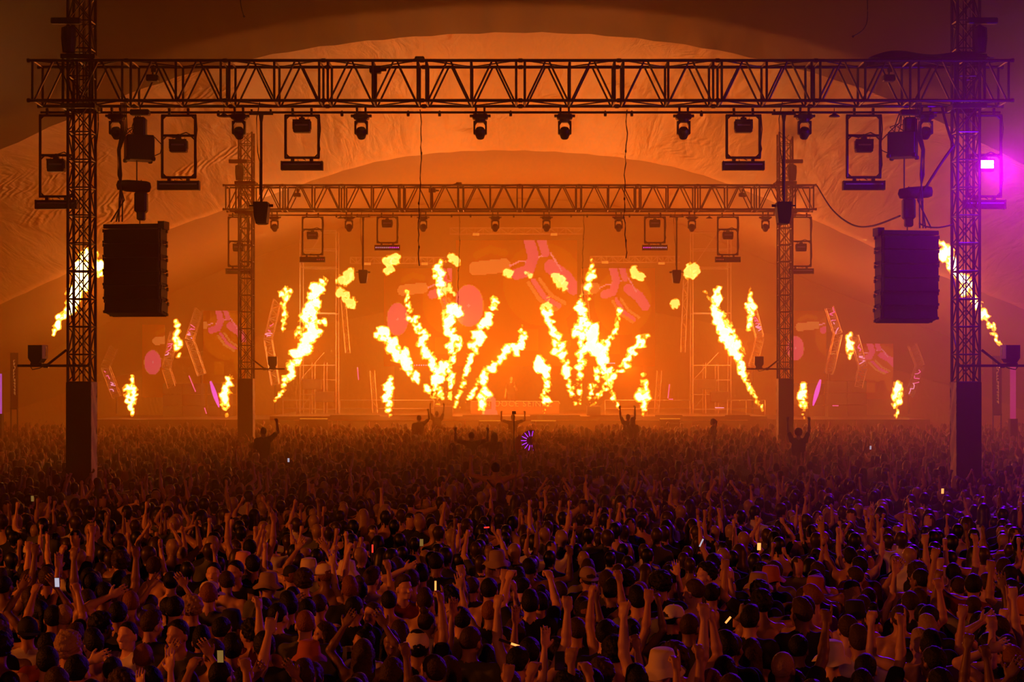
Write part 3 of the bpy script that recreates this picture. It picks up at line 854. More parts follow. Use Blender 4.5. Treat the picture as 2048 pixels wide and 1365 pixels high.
# ------------------------------------------------------------------ flames
F_OUT = glow('flame edge', (1.0, 0.30, 0.01), 7, clear=True)
F_MID = glow('flame body', (1.0, 0.66, 0.07), 9.5, clear=True)
F_HOT = glow('flame core', (1.0, 0.95, 0.5), 13, clear=True)
F_DIM = glow('fading flame body', (1.0, 0.62, 0.15), 7, clear=True)
def make_flame(name, D, pts, label, group, seed, fade=False, grow=1.0):
    """a jet of burning gas that follows pts = (px, py, width in pixels)"""
    r_ = random.Random(seed)
    P_ = [(W(p[0], p[1], D), p[2] / FPX * D * 0.5 * grow) for p in pts]
    base = P_[0][0].copy()
    lo = Vector([min(p[i] - r for p, r in P_) for i in range(3)]); hi = Vector([max(p[i] + r for p, r in P_) for i in range(3)])
    h = 0.042 * D / 76
    rm = max(r for p, r in P_)
    pad = Vector((1, 1, 1)) * (rm * 0.9 + 0.15)
    fl = Field(lo - base - pad, hi - base + pad, h)
    for i in range(max(1, len(P_) - 1)):
        a, ra = P_[i]; b, rb = P_[min(i + 1, len(P_) - 1)]
        L = (b - a).length; n = max(1, int(L / max(0.07, 0.30 * (ra + rb) / 2)))
        for k in range(n + 1):
            t = (k + r_.uniform(-.3, .3)) / n; t = min(1, max(0, t))
            rr = (ra + (rb - ra) * t)
            c = a + (b - a) * t - base
            j = rr * 0.48
            c = c + Vector((r_.gauss(0, j), r_.gauss(0, j * 0.7), r_.gauss(0, j)))
            q = rr * r_.uniform(0.45, 0.95)
            fl.ell(c, (q * r_.uniform(.8, 1.2), q, q * r_.uniform(.9, 1.4)), k=q * 0.25)
    fl.rough(0.13 * min(1, rm * 2.5) * D / 76, 7.5 * 76 / D, seed)
    fl.rough(0.085 * D / 76, 20 * 76 / D, seed + 1)
    root = empty(name, base, label, 'flame', group)
    for nm, iso, m in (('outer_flame', 0.012, F_OUT), ('flame_body', -0.02 * D / 76, F_DIM if fade else F_MID)) + (() if fade else (('flame_core', -0.06 * D / 76, F_HOT),)):
        V, F, T = fl.surface(iso)
        if len(F): np_obj(nm, V, F, [m], root)
    return root

FL = [
 # fan at the foot of the middle screen, seen from the outer jet inwards
 ('fan', 76, [(877,811,3),(866,795,7),(855,779,9),(834,758,13),(817,731,18),(800,710,24),(783,686,18),(766,666,20),(755,659,12)], 'long flame of the first fan leaning farthest towards the non-violet first mast'),
 ('fan', 76.3, [(890,809,3),(882,790,7),(875,772,9),(872,748,14),(858,720,19),(849,693,16),(844,669,17),(834,649,18),(820,632,10),(817,608,8),(814,587,6)], 'tall flame of the first fan curling up below the small pink disc'),
 ('fan', 75.7, [(865,792,4),(870,772,12),(878,752,22),(887,730,16)], 'short fat flame crossing low between the tall jets of the first fan'),
 ('fan', 76.6, [(901,799,5),(901,772,9),(900,738,11),(904,703,15),(906,676,15),(896,649,20),(890,635,15),(906,621,22),(909,611,12)], 'upright flame of the first fan reaching up beside the large pink disc'),
 ('fan', 76.6, [(912,702,10),(916,690,14),(921,676,7)], 'small side curl of fire beside the upright flame of the first fan'),
 ('fan', 76.0, [(911,813,3),(919,785,7),(930,755,12),(940,724,13),(950,690,14),(964,662,22),(978,635,14),(986,615,15),(990,602,13)], 'flame of the first fan leaning right of the large pink disc'),
 ('fan', 75.6, [(921,814,3),(940,792,8),(957,768,10),(964,751,12),(978,738,12),(998,720,14),(1019,700,16),(1036,690,18),(1046,672,13),(1043,656,7)], 'flame of the first fan leaning farthest towards the violet side'),
 ('fan', 75.2, [(1152,811,3),(1145,790,7),(1138,768,10),(1131,744,14),(1125,710,16),(1111,676,16),(1101,649,14),(1094,628,18),(1085,616,8)], 'outer flame of the second fan rising below the screen middle'),
 ('fan', 76.0, [(1161,806,4),(1160,782,7),(1160,758,10),(1160,720,13),(1166,697,15),(1155,669,17),(1162,635,17),(1159,611,17),(1162,592,7)], 'upright flame of the second fan under the dangling hazy cable'),
 ('fan', 76.5, [(1237,816,2),(1228,795,5),(1220,775,8),(1210,744,15),(1200,714,24),(1196,697,26),(1186,669,30),(1176,649,18)], 'thickest flame of the second fan, leaning across the others'),
 ('fan', 75.6, [(1176,806,4),(1186,775,9),(1196,748,13),(1207,715,12),(1213,683,12),(1230,662,13),(1236,635,6),(1242,615,14)], 'broken flame of the second fan behind its thickest jet'),
 ('fan', 76.0, [(1183,813,3),(1203,785,8),(1220,765,13),(1237,743,13),(1254,724,15),(1268,700,15),(1282,683,17),(1297,671,9)], 'flame of the second fan leaning farthest towards the violet mast'),
 ('jet', 74.5, [(779,830,3),(778,815,10),(778,799,18),(778,772,16),(781,751,10)], 'short upright floor flame before the stage, nearest the first fan on its outer side'),
 ('jet', 74.5, [(969,830,4),(967,815,10),(967,799,17),(969,785,18),(966,765,11),(965,748,9)], 'short upright floor flame before the stage beside the dancer booth'),
 ('jet', 74.5, [(1091,830,4),(1090,799,14),(1092,772,12),(1094,748,22),(1080,731,24),(1077,717,14)], 'floor flame with a bulging crooked head at the middle of the stage front'),
 ('jet', 74.5, [(1287,830,3),(1287,815,10),(1287,796,18),(1287,772,14),(1285,748,8)], 'short upright floor flame before the stage, outside the second fan'),
 ('tall', 77, [(547,809,2),(556,795,5),(567,779,8),(581,744,15),(595,714,20),(612,690,26),(632,659,18),(650,636,10)], 'lower of two great leaning flames beside the hazy mast on the non-violet side'),
 ('tall', 78, [(588,683,4),(605,659,12),(619,635,22),(629,601,18),(636,580,24),(648,558,11)], 'upper of two great leaning flames beside the hazy mast on the non-violet side'),
 ('tall', 78, [(567,666,3),(567,635,11),(566,608,9),(574,580,15)], 'slim upright flame on the bent tower beside the hazy mast, non-violet side'),
 ('tall', 76.5, [(1526,823,2),(1512,799,5),(1495,765,11),(1481,731,15),(1468,697,18),(1447,662,23),(1437,635,22),(1433,601,17),(1437,577,9)], 'great leaning flame beside the hazy mast on the violet side'),
 ('tall', 77.5, [(1491,707,3),(1474,679,8),(1462,657,10),(1440,640,12),(1425,645,10)], 'thin flame crossing behind the great leaning flame on the violet side'),
 ('tall', 78, [(1498,662,4),(1498,628,14),(1500,601,12),(1500,577,6)], 'slim upright flame on the bent tower beside the hazy mast, violet side'),
 ('jet', 76, [(262,837,3),(262,806,15),(261,785,16),(261,758,13)], 'lone upright floor flame between the first mast and the side screens'),
 ('jet', 76, [(453,837,3),(451,799,18),(454,772,14),(458,755,8)], 'upright floor flame just outside the hazy mast, non-violet side'),
 ('tall', 79, [(357,724,3),(355,690,12),(354,669,14),(354,645,8)], 'small high flame on the bent tower beside the pink disc side screen'),
 ('jet', 76, [(1608,837,3),(1607,806,12),(1607,788,15),(1607,775,16)], 'upright floor flame just outside the hazy mast, violet side'),
 ('tall', 79, [(1699,719,3),(1699,693,14),(1698,669,12)], 'small high flame between the side screens on the violet side'),
 ('jet', 76, [(1793,837,3),(1795,802,16),(1796,778,18),(1796,763,10)], 'lone upright floor flame below the loudspeaker column on the violet side'),
 ('side', 44, [(106,669,4),(116,645,13),(137,615,20),(154,577,26),(164,543,26),(167,505,20)], 'large side flame burning behind the first mast on the non-violet side'),
 ('side', 44, [(196,552,8),(197,530,18),(195,512,10)], 'torn off flame between the dark first mast and the loudspeaker column'),
 ('side', 46, [(2007,705,2),(1987,666,10),(1973,635,14),(1953,608,15),(1932,570,22),(1912,550,20),(1898,515,22),(1886,481,13)], 'long side flame slanting behind the violet tinted mast'),
]
for i, (g_, D, pts, lab) in enumerate(FL):
    make_flame('flame', D, pts, lab, {'fan': 'fanned stage flames', 'jet': 'upright floor flames', 'tall': 'flames beside the stage', 'side': 'side flames behind the first masts'}[g_], 100 + 7 * i)
PUFFS = [([(782,518,18),(783,530,26),(780,538,12)], 'fireball puff above the small pink disc'), ([(903,520,16),(908,528,16)], 'pale fireball beside the tip of the upright detached flame'),
 ([(880,597,6),(880,567,13),(878,543,16),(884,522,9)], 'detached upright flame high above the first fan'), ([(892,586,12),(900,578,10),(904,592,8)], 'ragged wisp of fire just right of the high detached flame'),
 ([(1012,548,16),(1016,540,20)], 'round fireball in front of the screen top'), ([(1057,552,8),(1058,545,10)], 'tiny scrap of fire before the middle of the screen'),
 ([(1112,563,16),(1120,562,20),(1125,575,12)], 'star shaped fireball in front of the screen, violet side'), ([(1268,545,14),(1270,555,22)], 'fireball in front of the inner side screen, violet side'),
 ([(1179,594,5),(1178,567,15),(1183,546,14),(1182,524,6)], 'detached upright flame high above the second fan'),
 ([(703,545,14),(700,556,20),(690,566,18)], 'crescent fireball beside the hazy pole speaker, non-violet side'), ([(676,556,10),(672,562,8)], 'faint scrap of fire beside the crescent fireball'),
 ([(686,588,16),(697,600,24),(706,610,16)], 'oval slanting fireball under the crescent one'), ([(1374,540,22),(1380,550,26),(1390,540,16)], 'large fireball beside the hazy pole speaker, violet side'),
 ([(1353,610,16),(1356,604,12)], 'small round fireball on the bent tower of the violet side'), ([(1098,606,22),(1092,612,14)], 'fireball at the tip of the outer flame of the second fan'), ([(1418,594,6),(1412,584,5)], 'scrap of fire beside the great leaning flame on the violet side')]
for i, (pts, lab) in enumerate(PUFFS):
    make_flame('fireball', 76.5, pts, lab, 'drifting fireballs', 900 + 5 * i, fade=(i not in (2, 8)), grow=1.05)

# ------------------------------------------------------------------ stage
STAGEM = mat('dark stage cloth', (0.05, 0.04, 0.035), 0.8)
DECKM = mat('worn stage deck', (0.12, 0.10, 0.08), 0.55, noise=0.3, nscale=2)
SCAF = mat('galvanised scaffold', (0.45, 0.43, 0.40), 0.4, 0.7)
BLINDER = glow('warm lamp face', (1.0, 0.30, 0.04), 7)
zs = W(1037, 833, 75).z
def WX(px, D): return (px - VX) / FPX * D
def WZ(py, D): return EYE - (py - HY) / FPX * D

t = empty('stage', (0, 75, 0), 'wide raised main stage with a dark front, behind the flames', 'stage')
b = MB(); b.box((WX(1037, 75), 8.0, zs - 0.08), (WX(1540, 75) - WX(545, 75), 16, 0.16)); b.build('deck', DECKM, t)
b = MB(); b.box((WX(1037, 75), 0.12, zs / 2 - 0.1), (WX(1540, 75) - WX(545, 75), 0.06, zs - 0.2)); b.build('front_cloth', STAGEM, t)
b = MB()
for x0, x1 in ((660, 760), (776, 905), (925, 1000), (1060, 1160), (1180, 1285), (1310, 1365), (1450, 1500)): b.box(((WX(x0, 75) + WX(x1, 75)) / 2, 0.02, zs + 0.02), (WX(x1, 75) - WX(x0, 75), 0.06, 0.07))
b.build('metal_edge', ALU, t)
for (x0, x1, D, lab) in ((180, 540, 75.2, 'dark side platform beside the main stage, non-violet side'), (1545, 1860, 75.2, 'dark side platform beside the main stage, violet side')):
    o = MB().box((0, 0, 0), (WX(x1, D) - WX(x0, D), 8, zs - 0.15)).build('side_platform', STAGEM); o.location = ((WX(x1, D) + WX(x0, D)) / 2, D + 4, (zs - 0.15) / 2); tag(o, lab, 'stage', 'side platforms')
# drape header and back cloth behind the screens
o = MB().box((0, 0, 0), (13.0, 0.12, 3.6)).build('back_drape', STAGEM); o.location = (WX(1037, 88), 88, zs + 1.6); tag(o, 'dark back cloth low behind the booth under the middle screen', 'curtain')

# --- video screens all showing the same pink and orange picture
P_DARK = glow('screen dark orange', (1.0, 0.10, 0.0), 1.2); P_ORANGE = glow('screen orange', (1.0, 0.14, 0.0), 3.0)
P_LIGHT = glow('screen light orange', (1.0, 0.26, 0.05), 5.0); P_PINK = glow('screen pink', (1.0, 0.07, 0.17), 6.0); P_PALE = glow('screen pale pink', (1.0, 0.20, 0.25), 8.0)
def seg(x, y, pts, w):
    d = 9.0
    for (a, c) in zip(pts[:-1], pts[1:]):
        dx, dy = c[0] - a[0], c[1] - a[1]; t_ = max(0, min(1, ((x - a[0]) * dx + (y - a[1]) * dy) / (dx * dx + dy * dy)))
        d = min(d, math.hypot(x - a[0] - dx * t_, y - a[1] - dy * t_))
    return d < w
def picture(u, v):
    e = math.hypot((u - .105) / .12, (v - .52) / .165)
    if e < 0.13: return 3 if e > 0.09 else 4
    if e < 1: return 3 if (0.45 < e < 0.5 or (abs((v - .52) - (u - .105)) < .008)) else 3
    if e < 1.03: return 2
    if seg(u, v, [(.59, -.05), (.64, .13), (.60, .24), (.50, .27)], .045): return 3
    if seg(u, v, [(.69, -.05), (.74, .1)], .035): return 3
    if seg(u, v, [(.45, .20), (.53, .165), (.58, .17), (.78, .10), (.87, .24)], .007): return 4
    if seg(u, v, [(.78, .21), (.90, .29), (.97, .38)], .055): return 3
    if seg(u, v, [(.60, .34), (.69, .47), (.83, .55)], .016): return 2
    if seg(u, v, [(.64, .32), (.73, .45), (.85, .52)], .02): return 3
    if seg(u, v, [(.69, .31), (.78, .43), (.90, .50)], .014): return 2
    if seg(u, v, [(.16, .225), (.40, .20)], .055): return 2
    if seg(u, v, [(.17, .12), (.28, .07), (.40, .10)], .03): return 1
    if .54 < u < .68 and .70 < v < .88 and (u - .54) > (v - .70) * -.2: return 1
    if seg(u, v, [(.86, .62), (.90, .82)], .05): return 1
    if u + v * 0.4 < 0.2: return 0
    return 1 if (math.hypot(u - .72, v - .35) < .33) else 0
def make_screen(x0, y0, w, h, c0, c1, D, label, invert=False):
    b = MB(); cell = 2.4
    t = empty('video_screen', (WX((c0 + c1) / 2, D), D, WZ(y0 + h, D)), label, 'screen', 'video screens')
    cx = (c0 + c1) / 2
    nu, nv = int((c1 - c0) / cell), int(h / cell)
    sx = (c1 - c0) / nu / FPX * D; sz = h / nv / FPX * D; W0 = (c1 - c0) / FPX * D; H0 = h / FPX * D
    vs = [(-W0 / 2 + i * sx, -0.045, H0 - j * sz) for j in range(nv + 1) for i in range(nu + 1)]
    fs = []; ms = []
    for j in range(nv):
        for i in range(nu):
            a = j * (nu + 1) + i; fs.append((a, a + nu + 1, a + nu + 2, a + 1))
            ms.append(picture((c0 + (i + .5) * (c1 - c0) / nu - x0) / w, (j + .5) / nv))
    b.v = vs; b.f = fs; b.m = ms
    b.build('picture', [P_DARK, P_ORANGE, P_LIGHT, P_PINK, P_PALE], t)
    f = MB(); f.box((0, 0.04, H0 / 2), (W0, 0.16, H0)); f.build('cabinet', STAGEM, t)
make_screen(912, 481, 242, 252, 912, 1154, 84, 'largest middle video screen behind the fanned flames')
make_screen(777, 537, 174, 196, 768, 904, 84.5, 'video screen beside the middle one on the non-violet side, small pink disc')
make_screen(1121, 537, 174, 196, 1162, 1310, 84.5, 'video screen beside the middle one on the violet side')
make_screen(353, 622, 139, 145, 407, 492, 82, 'outer video screen behind the hazy mast away from the violet light')
make_screen(291, 650, 139, 145, 285, 330, 83, 'outermost video screen with a pink disc, non-violet side')
make_screen(1576, 622, 139, 145, 1556, 1652, 82, 'outer video screen behind the hazy mast on the violet side')
make_screen(1655, 688, 139, 110, 1716, 1786, 83, 'outermost video screen on the violet side')

# speaker stacks on the side platforms
for (x0, x1, y0, D, lab) in ((329, 407, 767, 80, 'dark block of stacked speakers under the outer screen, non-violet side'), (1652, 1730, 762, 80, 'dark block of stacked speakers under the outer screen, violet side'), (1580, 1645, 767, 81, 'dark speaker block behind the hazy mast, violet side'), (418, 470, 767, 81, 'dark speaker block behind the hazy mast, non-violet side')):
    t = empty('speaker_stack', (WX((x0 + x1) / 2, D), D, zs - 0.15), lab, 'speakers', 'speaker stacks')
    w = WX(x1, D) - WX(x0, D); h = WZ(y0, D) - zs + 0.15; n = 3
    for i in range(n):
        for j in range(2):
            b = MB(); b.bbox(((j - .5) * w / 2, 0, h * (i + .5) / n), (w / 2 - 0.02, 0.9, h / n - 0.02), 0.02); b.build('speaker_cabinet', STAGEM, t)
for (x0, x1, D, lab) in ((868, 905, 75.8, 'dark flame machine riser at the foot of the first flame fan'), (1174, 1202, 75.8, 'dark flame machine riser at the foot of the second flame fan')):
    t = empty('flame_machine', (WX((x0 + x1) / 2, D), D + .6, zs), lab, 'flame machine', 'flame machines')
    b = MB(); b.bbox((0, 0, 0.22), ((x1 - x0) / FPX * D, 0.8, 0.44), 0.03); b.build('housing', STAGEM, t)
    b = MB()
    for k in range(5): b.bar(((k - 2) * 0.12, 0, 0.44), ((k - 2) * 0.18, 0, 0.56), 0.03, 8)
    b.build('nozzle_row', BLACK, t)

# --- booth with outlined lettering
D = 78.0
t = empty('dj_booth', (WX(1030, D), D, zs), 'wide low booth front with outlined lettering in the middle of the stage', 'booth')
bw = (1118 - 940) / FPX * D; z1 = WZ(803, D) - zs
b = MB(); b.bbox((0, 0.4, z1 / 2), (bw, 0.8, z1), 0.03); b.build('booth_front', mat('booth panel', (0.16, 0.08, 0.04), 0.5), t)
OUTL = glow('booth outline', (1.0, 0.36, 0.06), 5.5)
b = MB()
for i in range(6):
    xa, xb = -bw / 2 + bw * i / 6 + 0.03, -bw / 2 + bw * (i + 1) / 6 - 0.05
    b.bar((xa, -0.03, z1), (xb, -0.03, z1), 0.018, 5)
    b.bar((xb, -0.03, z1), (xb + 0.07, -0.03, z1 - 0.12), 0.018, 5)
b.build('edge_light', OUTL, t)
cu = bpy.data.curves.new('letters', 'FONT'); cu.body = 'UN UOCE SEINAL'; cu.size = 0.36; cu.extrude = 0.012; cu.align_x = 'CENTER'; cu.space_character = 1.25
tmp = bpy.data.objects.new('letters', cu); COL.objects.link(tmp)
bpy.context.view_layer.update()
me = bpy.data.meshes.new_from_object(tmp.evaluated_get(bpy.context.evaluated_depsgraph_get())); bpy.data.objects.remove(tmp)
me.materials.clear(); me.materials.append(OUTL)
o = bpy.data.objects.new('lettering', me); COL.objects.link(o); o.parent = t; o.rotation_euler = (R(90), 0, 0); o.location = (0, -0.03, 0.38)
PINKP = glow('pink panel light', (1.0, 0.20, 0.12), 6)
b = MB(); x = WX(987, D) - WX(1030, D)
b.box((x, -0.03, 0.45), (0.2, 0.03, 0.62)); b.prism([(x - .55, 0.0), (x + 0.2, 0.0), (x + .15, .2), (x - .1, .26), (x - .5, .2)], -0.045, -0.015); b.prism([(x - .4, z1), (x + .1, z1), (x + .02, z1 + .22), (x - .14, z1 + .3), (x - .3, z1 + .22)], -0.03, 0.0)
b.build('pink_shape', PINKP, t)
# lights strips on the crowd barrier
for x0, x1, y_ in ((958, 1035, 842), (1062, 1112, 842), (600, 655, 838), (1320, 1360, 838)):
    D = 72.5; t = empty('barrier_light', (WX((x0 + x1) / 2, D), D, 0), 'thin glowing strip on the crowd barrier before the stage, ' + {958: 'middle', 1062: 'just beyond the middle floor flame', 600: 'below the non-violet side scaffold', 1320: 'below the violet side scaffold'}[x0], 'light strip', 'barrier light strips')
    w = (x1 - x0) / FPX * D; z = WZ(y_, D)
    b = MB(); b.box((0, 0, z), (w, 0.06, 0.035)); b.build('strip', glow('strip glow', (1.0, 0.30, 0.02), 6) if x0 == 958 else bpy.data.materials['strip glow'], t)
    b = MB()
    for s in (-1, 1): b.bar((s * w / 2, 0.05, 0), (s * w / 2, 0.05, z), 0.025, 6)
    b.box((0, 0.08, z / 2), (w, 0.02, z - 0.1)); b.build('barrier', DARKALU, t)

# --- scaffolds
def lattice(b, p0, p1, w, n, r=0.022, d=None):
    """box truss between two points, w wide"""
    p0 = Vector(p0); p1 = Vector(p1); ax = (p1 - p0).normalized(); side = ax.cross(Vector((0, 1, 0))).normalized(); dep = Vector((0, 1, 0)) * w
    C = [side * (sx * w / 2) + dep * sy for sx in (-1, 1) for sy in (0, 1)]
    for c in C: b.bar(p0 + c, p1 + c, r, 5)
    for k in range(n):
        a = p0.lerp(p1, k / n); c = p0.lerp(p1, (k + 1) / n)
        for (i, j) in ((0, 2), (1, 3), (0, 1), (2, 3)):
            b.bar(a + C[i], a + C[j], r * .7, 4); b.bar((a + C[i]) if k % 2 else (a + C[j]), (c + C[j]) if k % 2 else (c + C[i]), r * .7, 4)
def scaffold(x0, x1, y0, D, label):
    t = empty('scaffold_tower', (WX((x0 + x1) / 2, D), D, zs), label, 'scaffold', 'scaffold towers on the stage')
    w = (x1 - x0) / FPX * D; H = WZ(y0, D) - zs
    for x in (-w / 2, -w / 6, w / 6, w / 2):
        for y in (0, 1.2): b = MB(); b.bar((x, y, 0), (x, y, H if abs(x) > w / 3 else H * .28), 0.028, 5); b.build('standard', SCAF, t)
    for z in (0.2, 0.9, 1.6, 2.3, H * .55, H * .8, H * .9, H):
        for y in (0, 1.2): b = MB(); b.bar((-w / 2, y, z), (w / 2, y, z), 0.024, 5); b.build('ledger', SCAF, t)
    b = MB()
    b = None
    for (z0, z1_) in ((0.2, 1.6), (1.6, 2.9), (H * .8, H)): b = MB(); b.bar((-w / 2, 0, z0), (w / 6, 0, z1_), 0.02, 5); b.build('brace', SCAF, t)
    for k, (fx, fz) in enumerate(((.2, .8), (-.15, 1.4))):
        b = MB(); b.bbox((fx * w, -0.1, fz), (0.9, 0.3, 0.5), 0.03); b.build('equipment_case', STAGEM, t)
scaffold(600, 672, 462, 80, 'pale scaffold tower on the stage beside the great leaning flames, non-violet side')
scaffold(1386, 1462, 462, 80, 'pale scaffold tower on the stage beside the great leaning flame, violet side')
def rail(x0, x1, D, lab):
    t = empty('stage_railing', (WX(x0, D), D, zs), lab, 'railing', 'stage railings'); w = (x1 - x0) / FPX * D; z = WZ(801, D) - zs
    b = MB(); b.bar((0, 0, z), (w, 0, z), 0.022, 5); b.bar((0, 0, z * .45), (w, 0, z * .45), 0.018, 5); b.build('handrail', SCAF, t)
    b = MB()
    n = max(2, int(w / 1.5))
    for i in range(n + 1): b.bar((w * i / n, 0, 0), (w * i / n, 0, z), 0.02, 5)
    b.build('post', SCAF, t)
rail(680, 868, 76.5, 'thin railing on the stage between the scaffold and the first flame fan')
rail(1210, 1380, 76.5, 'thin railing on the stage between the second flame fan and the scaffold')
rail(566, 620, 77, 'thin railing at the foot of the great leaning flames'); rail(1455, 1530, 77, 'thin railing at the foot of the violet side leaning flame')

# --- bent light towers with pink scribbled light tubes
TUBEP = glow('pink light tube', (1.0, 0.10, 0.35), 14); TUBEW = glow('pale pink light tube', (1.0, 0.35, 0.6), 14)
BT = [([(554, 600), (535, 680), (550, 770)], (.62, .95, 0), 'beside the hazy mast, non-violet side'), ([(397, 618), (378, 680), (402, 750)], (.55, .95, 0), 'between the outer screens, non-violet side'),
      ([(347, 665), (331, 738), (343, 775)], (.25, .8, 0), 'at the pink disc screen, non-violet side'), ([(226, 695), (209, 734), (232, 795)], (.15, .8, 1), 'outermost on the non-violet side'),
      ([(1507, 622), (1521, 676), (1506, 735)], (.2, .8, 0), 'beside the hazy mast, violet side'), ([(1660, 615), (1677, 668), (1659, 748)], (.0, .95, 0), 'between the outer screens, violet side'),
      ([(1710, 672), (1727, 734), (1717, 775)], (.3, .9, 0), 'at the edge of the outermost screen, violet side'), ([(1826, 690), (1842, 732), (1820, 792)], (.1, .95, 1), 'outermost on the violet side')]
for i, (pts, (f0, f1, half), lab) in enumerate(BT):
    D = 79.5; P_ = [W(x, y, D) for x, y in pts]; base = Vector((P_[2].x, D, zs))
    t = empty('bent_light_tower', base, 'bent lattice tower with pink light scribbles, ' + lab, 'light tower', 'bent light towers')
    b = MB(); lattice(b, P_[2] - base, P_[1] - base, 0.36, 8); b.build('lower_lattice', SCAF, t)
    b = MB(); lattice(b, P_[1] - base, P_[0] - base, 0.36, 8); b.build('upper_lattice', SCAF, t)
    if P_[2].z - zs > 0.1:
        b = MB(); b.bar(Vector((0, 0.18, 0)), P_[2] - base + Vector((0, 0.18, 0)), 0.05, 8); b.build('foot_post', DARKALU, t)
    a, c = (P_[1], P_[2]) if half else (P_[1], P_[0])
    r_ = random.Random(i); b = MB(); n = 16; pr = None
    for k in range(n):
        f = f0 + (f1 - f0) * k / (n - 1) if half else 1 - (f0 + (f1 - f0) * k / (n - 1))
        p = a.lerp(c, max(0, min(1, f))) - base + Vector((r_.uniform(-.17, .17), -0.03, r_.uniform(-.08, .08)))
        if pr is not None and r_.random() < 0.72: b.mi = int(k > n * .55); b.bar(pr, p, 0.018, 5)
        pr = p
    b.build('pink_light_tube', [TUBEP, TUBEW], t)
for (pts, lab, n) in ((((686, 600), (695, 706)), 'ladder truss hanging between the scaffold and the small pink disc', 8), (((1372, 560), (1366, 705)), 'ladder truss hanging beside the scaffold on the violet side', 9), (((744, 742), (750, 832)), 'short truss leg on the stage below the non-violet side screen', 6), (((1319, 742), (1313, 832)), 'short truss leg on the stage below the violet side screen', 6), (((887, 590), (891, 640)), 'slim truss behind the upright flame of the first fan', 4), (((1171, 590), (1175, 640)), 'slim truss behind the upright flame of the second fan', 4)):
    D = 81; a, c = W(*pts[0], D), W(*pts[1], D); b = MB(); lattice(b, Vector((0, 0, 0)), a - c, 0.22, n, 0.02); o = b.build('ladder_truss', SCAF); o.location = c; tag(o, lab, 'truss', 'ladder trusses over the stage')
# slanted violet beams built as glowing solids, and small pink bars
def tube_light(name, a, b_, D, r, m, lab, grp, fat=False):
    A, B = W(*a, D), W(*b_, D)
    o = MB(); L = (B - A)
    pts = [L * (k / 8) for k in range(9)]
    o.tube(pts, [max(0.012, r * math.sin(PI * (0.12 + 0.8 * k / 8))) for k in range(9)] if fat else r, 6)
    o = o.build(name, m); o.location = A; return tag(o, lab, 'light', grp)
BLADE = glow('violet blade', (0.95, 0.10, 0.85), 11)
tube_light('beam_glow', (421, 763), (438, 815), 79, 0.11, BLADE, 'slanted violet light blade near the hazy mast, non-violet side', 'violet light blades', True)
tube_light('beam_glow', (1641, 760), (1626, 812), 79, 0.11, BLADE, 'slanted violet light blade near the hazy mast, violet side', 'violet light blades', True)
for k, (a, c) in enumerate((((378, 752), (391, 784)), ((409, 816), (413, 828)), ((1339, 769), (1336, 797)), ((720, 801), (726, 801)), ((1338, 799), (1346, 799)), ((1430, 816), (1448, 816)), ((1665, 812), (1677, 812)), ((715, 735), (717, 760)))):
    tube_light('light_tube', a, c, 79.5, 0.022, TUBEP if k != 5 else TUBEW, 'thin pink light tube ' + ['between the side screens, non-violet side', 'low beside the speaker stack, non-violet side', 'on the stage below the violet side scaffold, upright', 'lying on the railing, non-violet side', 'lying on the railing below the upright pink tube', 'lying before the violet side scaffold', 'lying on the side platform, violet side', 'upright by the short truss leg, non-violet side'][k], 'thin pink light tubes')
for (x0, x1, y) in ((829, 866, 731), (1205, 1229, 727)):
    b = MB(); D = 80; n = 9
    for k in range(n): b.lathe(((x1 - x0) / FPX * D * k / (n - 1), 0, 0), [(0.03, -.02), (0.03, .02)], 6, 'Y')
    o = b.build('dot_light_bar', TUBEW); o.location = W(x0, y, D); tag(o, 'row of tiny pink dots of light behind the ' + ('first' if x0 < 1000 else 'second') + ' flame fan', 'light', 'dotted light bars', )
for k, (x, y) in enumerate(((952, 469), (1108, 469), (735, 528), (849, 528), (1210, 525), (1323, 527))):
    D = 83; t = empty('blinder_lamp', W(x, y, D), 'dim rectangular lamp above the ' + ['middle screen, non-violet side', 'middle screen, violet side', 'small pink disc screen, outer end', 'small pink disc screen, inner end', 'violet side screen, inner end', 'violet side screen, outer end'][k], 'stage light', 'lamps above the screens')
    b = MB(); b.bbox((0, 0.08, 0), (0.36, 0.14, 0.16), 0.01); b.build('housing', BODY, t); b = MB(); b.box((0, -0.0, 0), (0.32, 0.02, 0.12)); b.build('lamp_face', BLINDER, t)
# truss carrying those lamps
for (x0, x1, y, D) in ((900, 1165, 462, 83.4), (700, 890, 521, 83.4), (1180, 1360, 519, 83.4)):
    b = MB(); lattice(b, (0, 0, 0), ((x1 - x0) / FPX * D, 0, 0), 0.3, 16, 0.022); o = b.build('screen_truss', SCAF); o.location = W(x0, y, D); tag(o, 'faint box truss above the ' + {900: 'middle screen', 700: 'small pink disc screen', 1180: 'violet side screen'}[x0], 'truss', 'trusses above the screens')

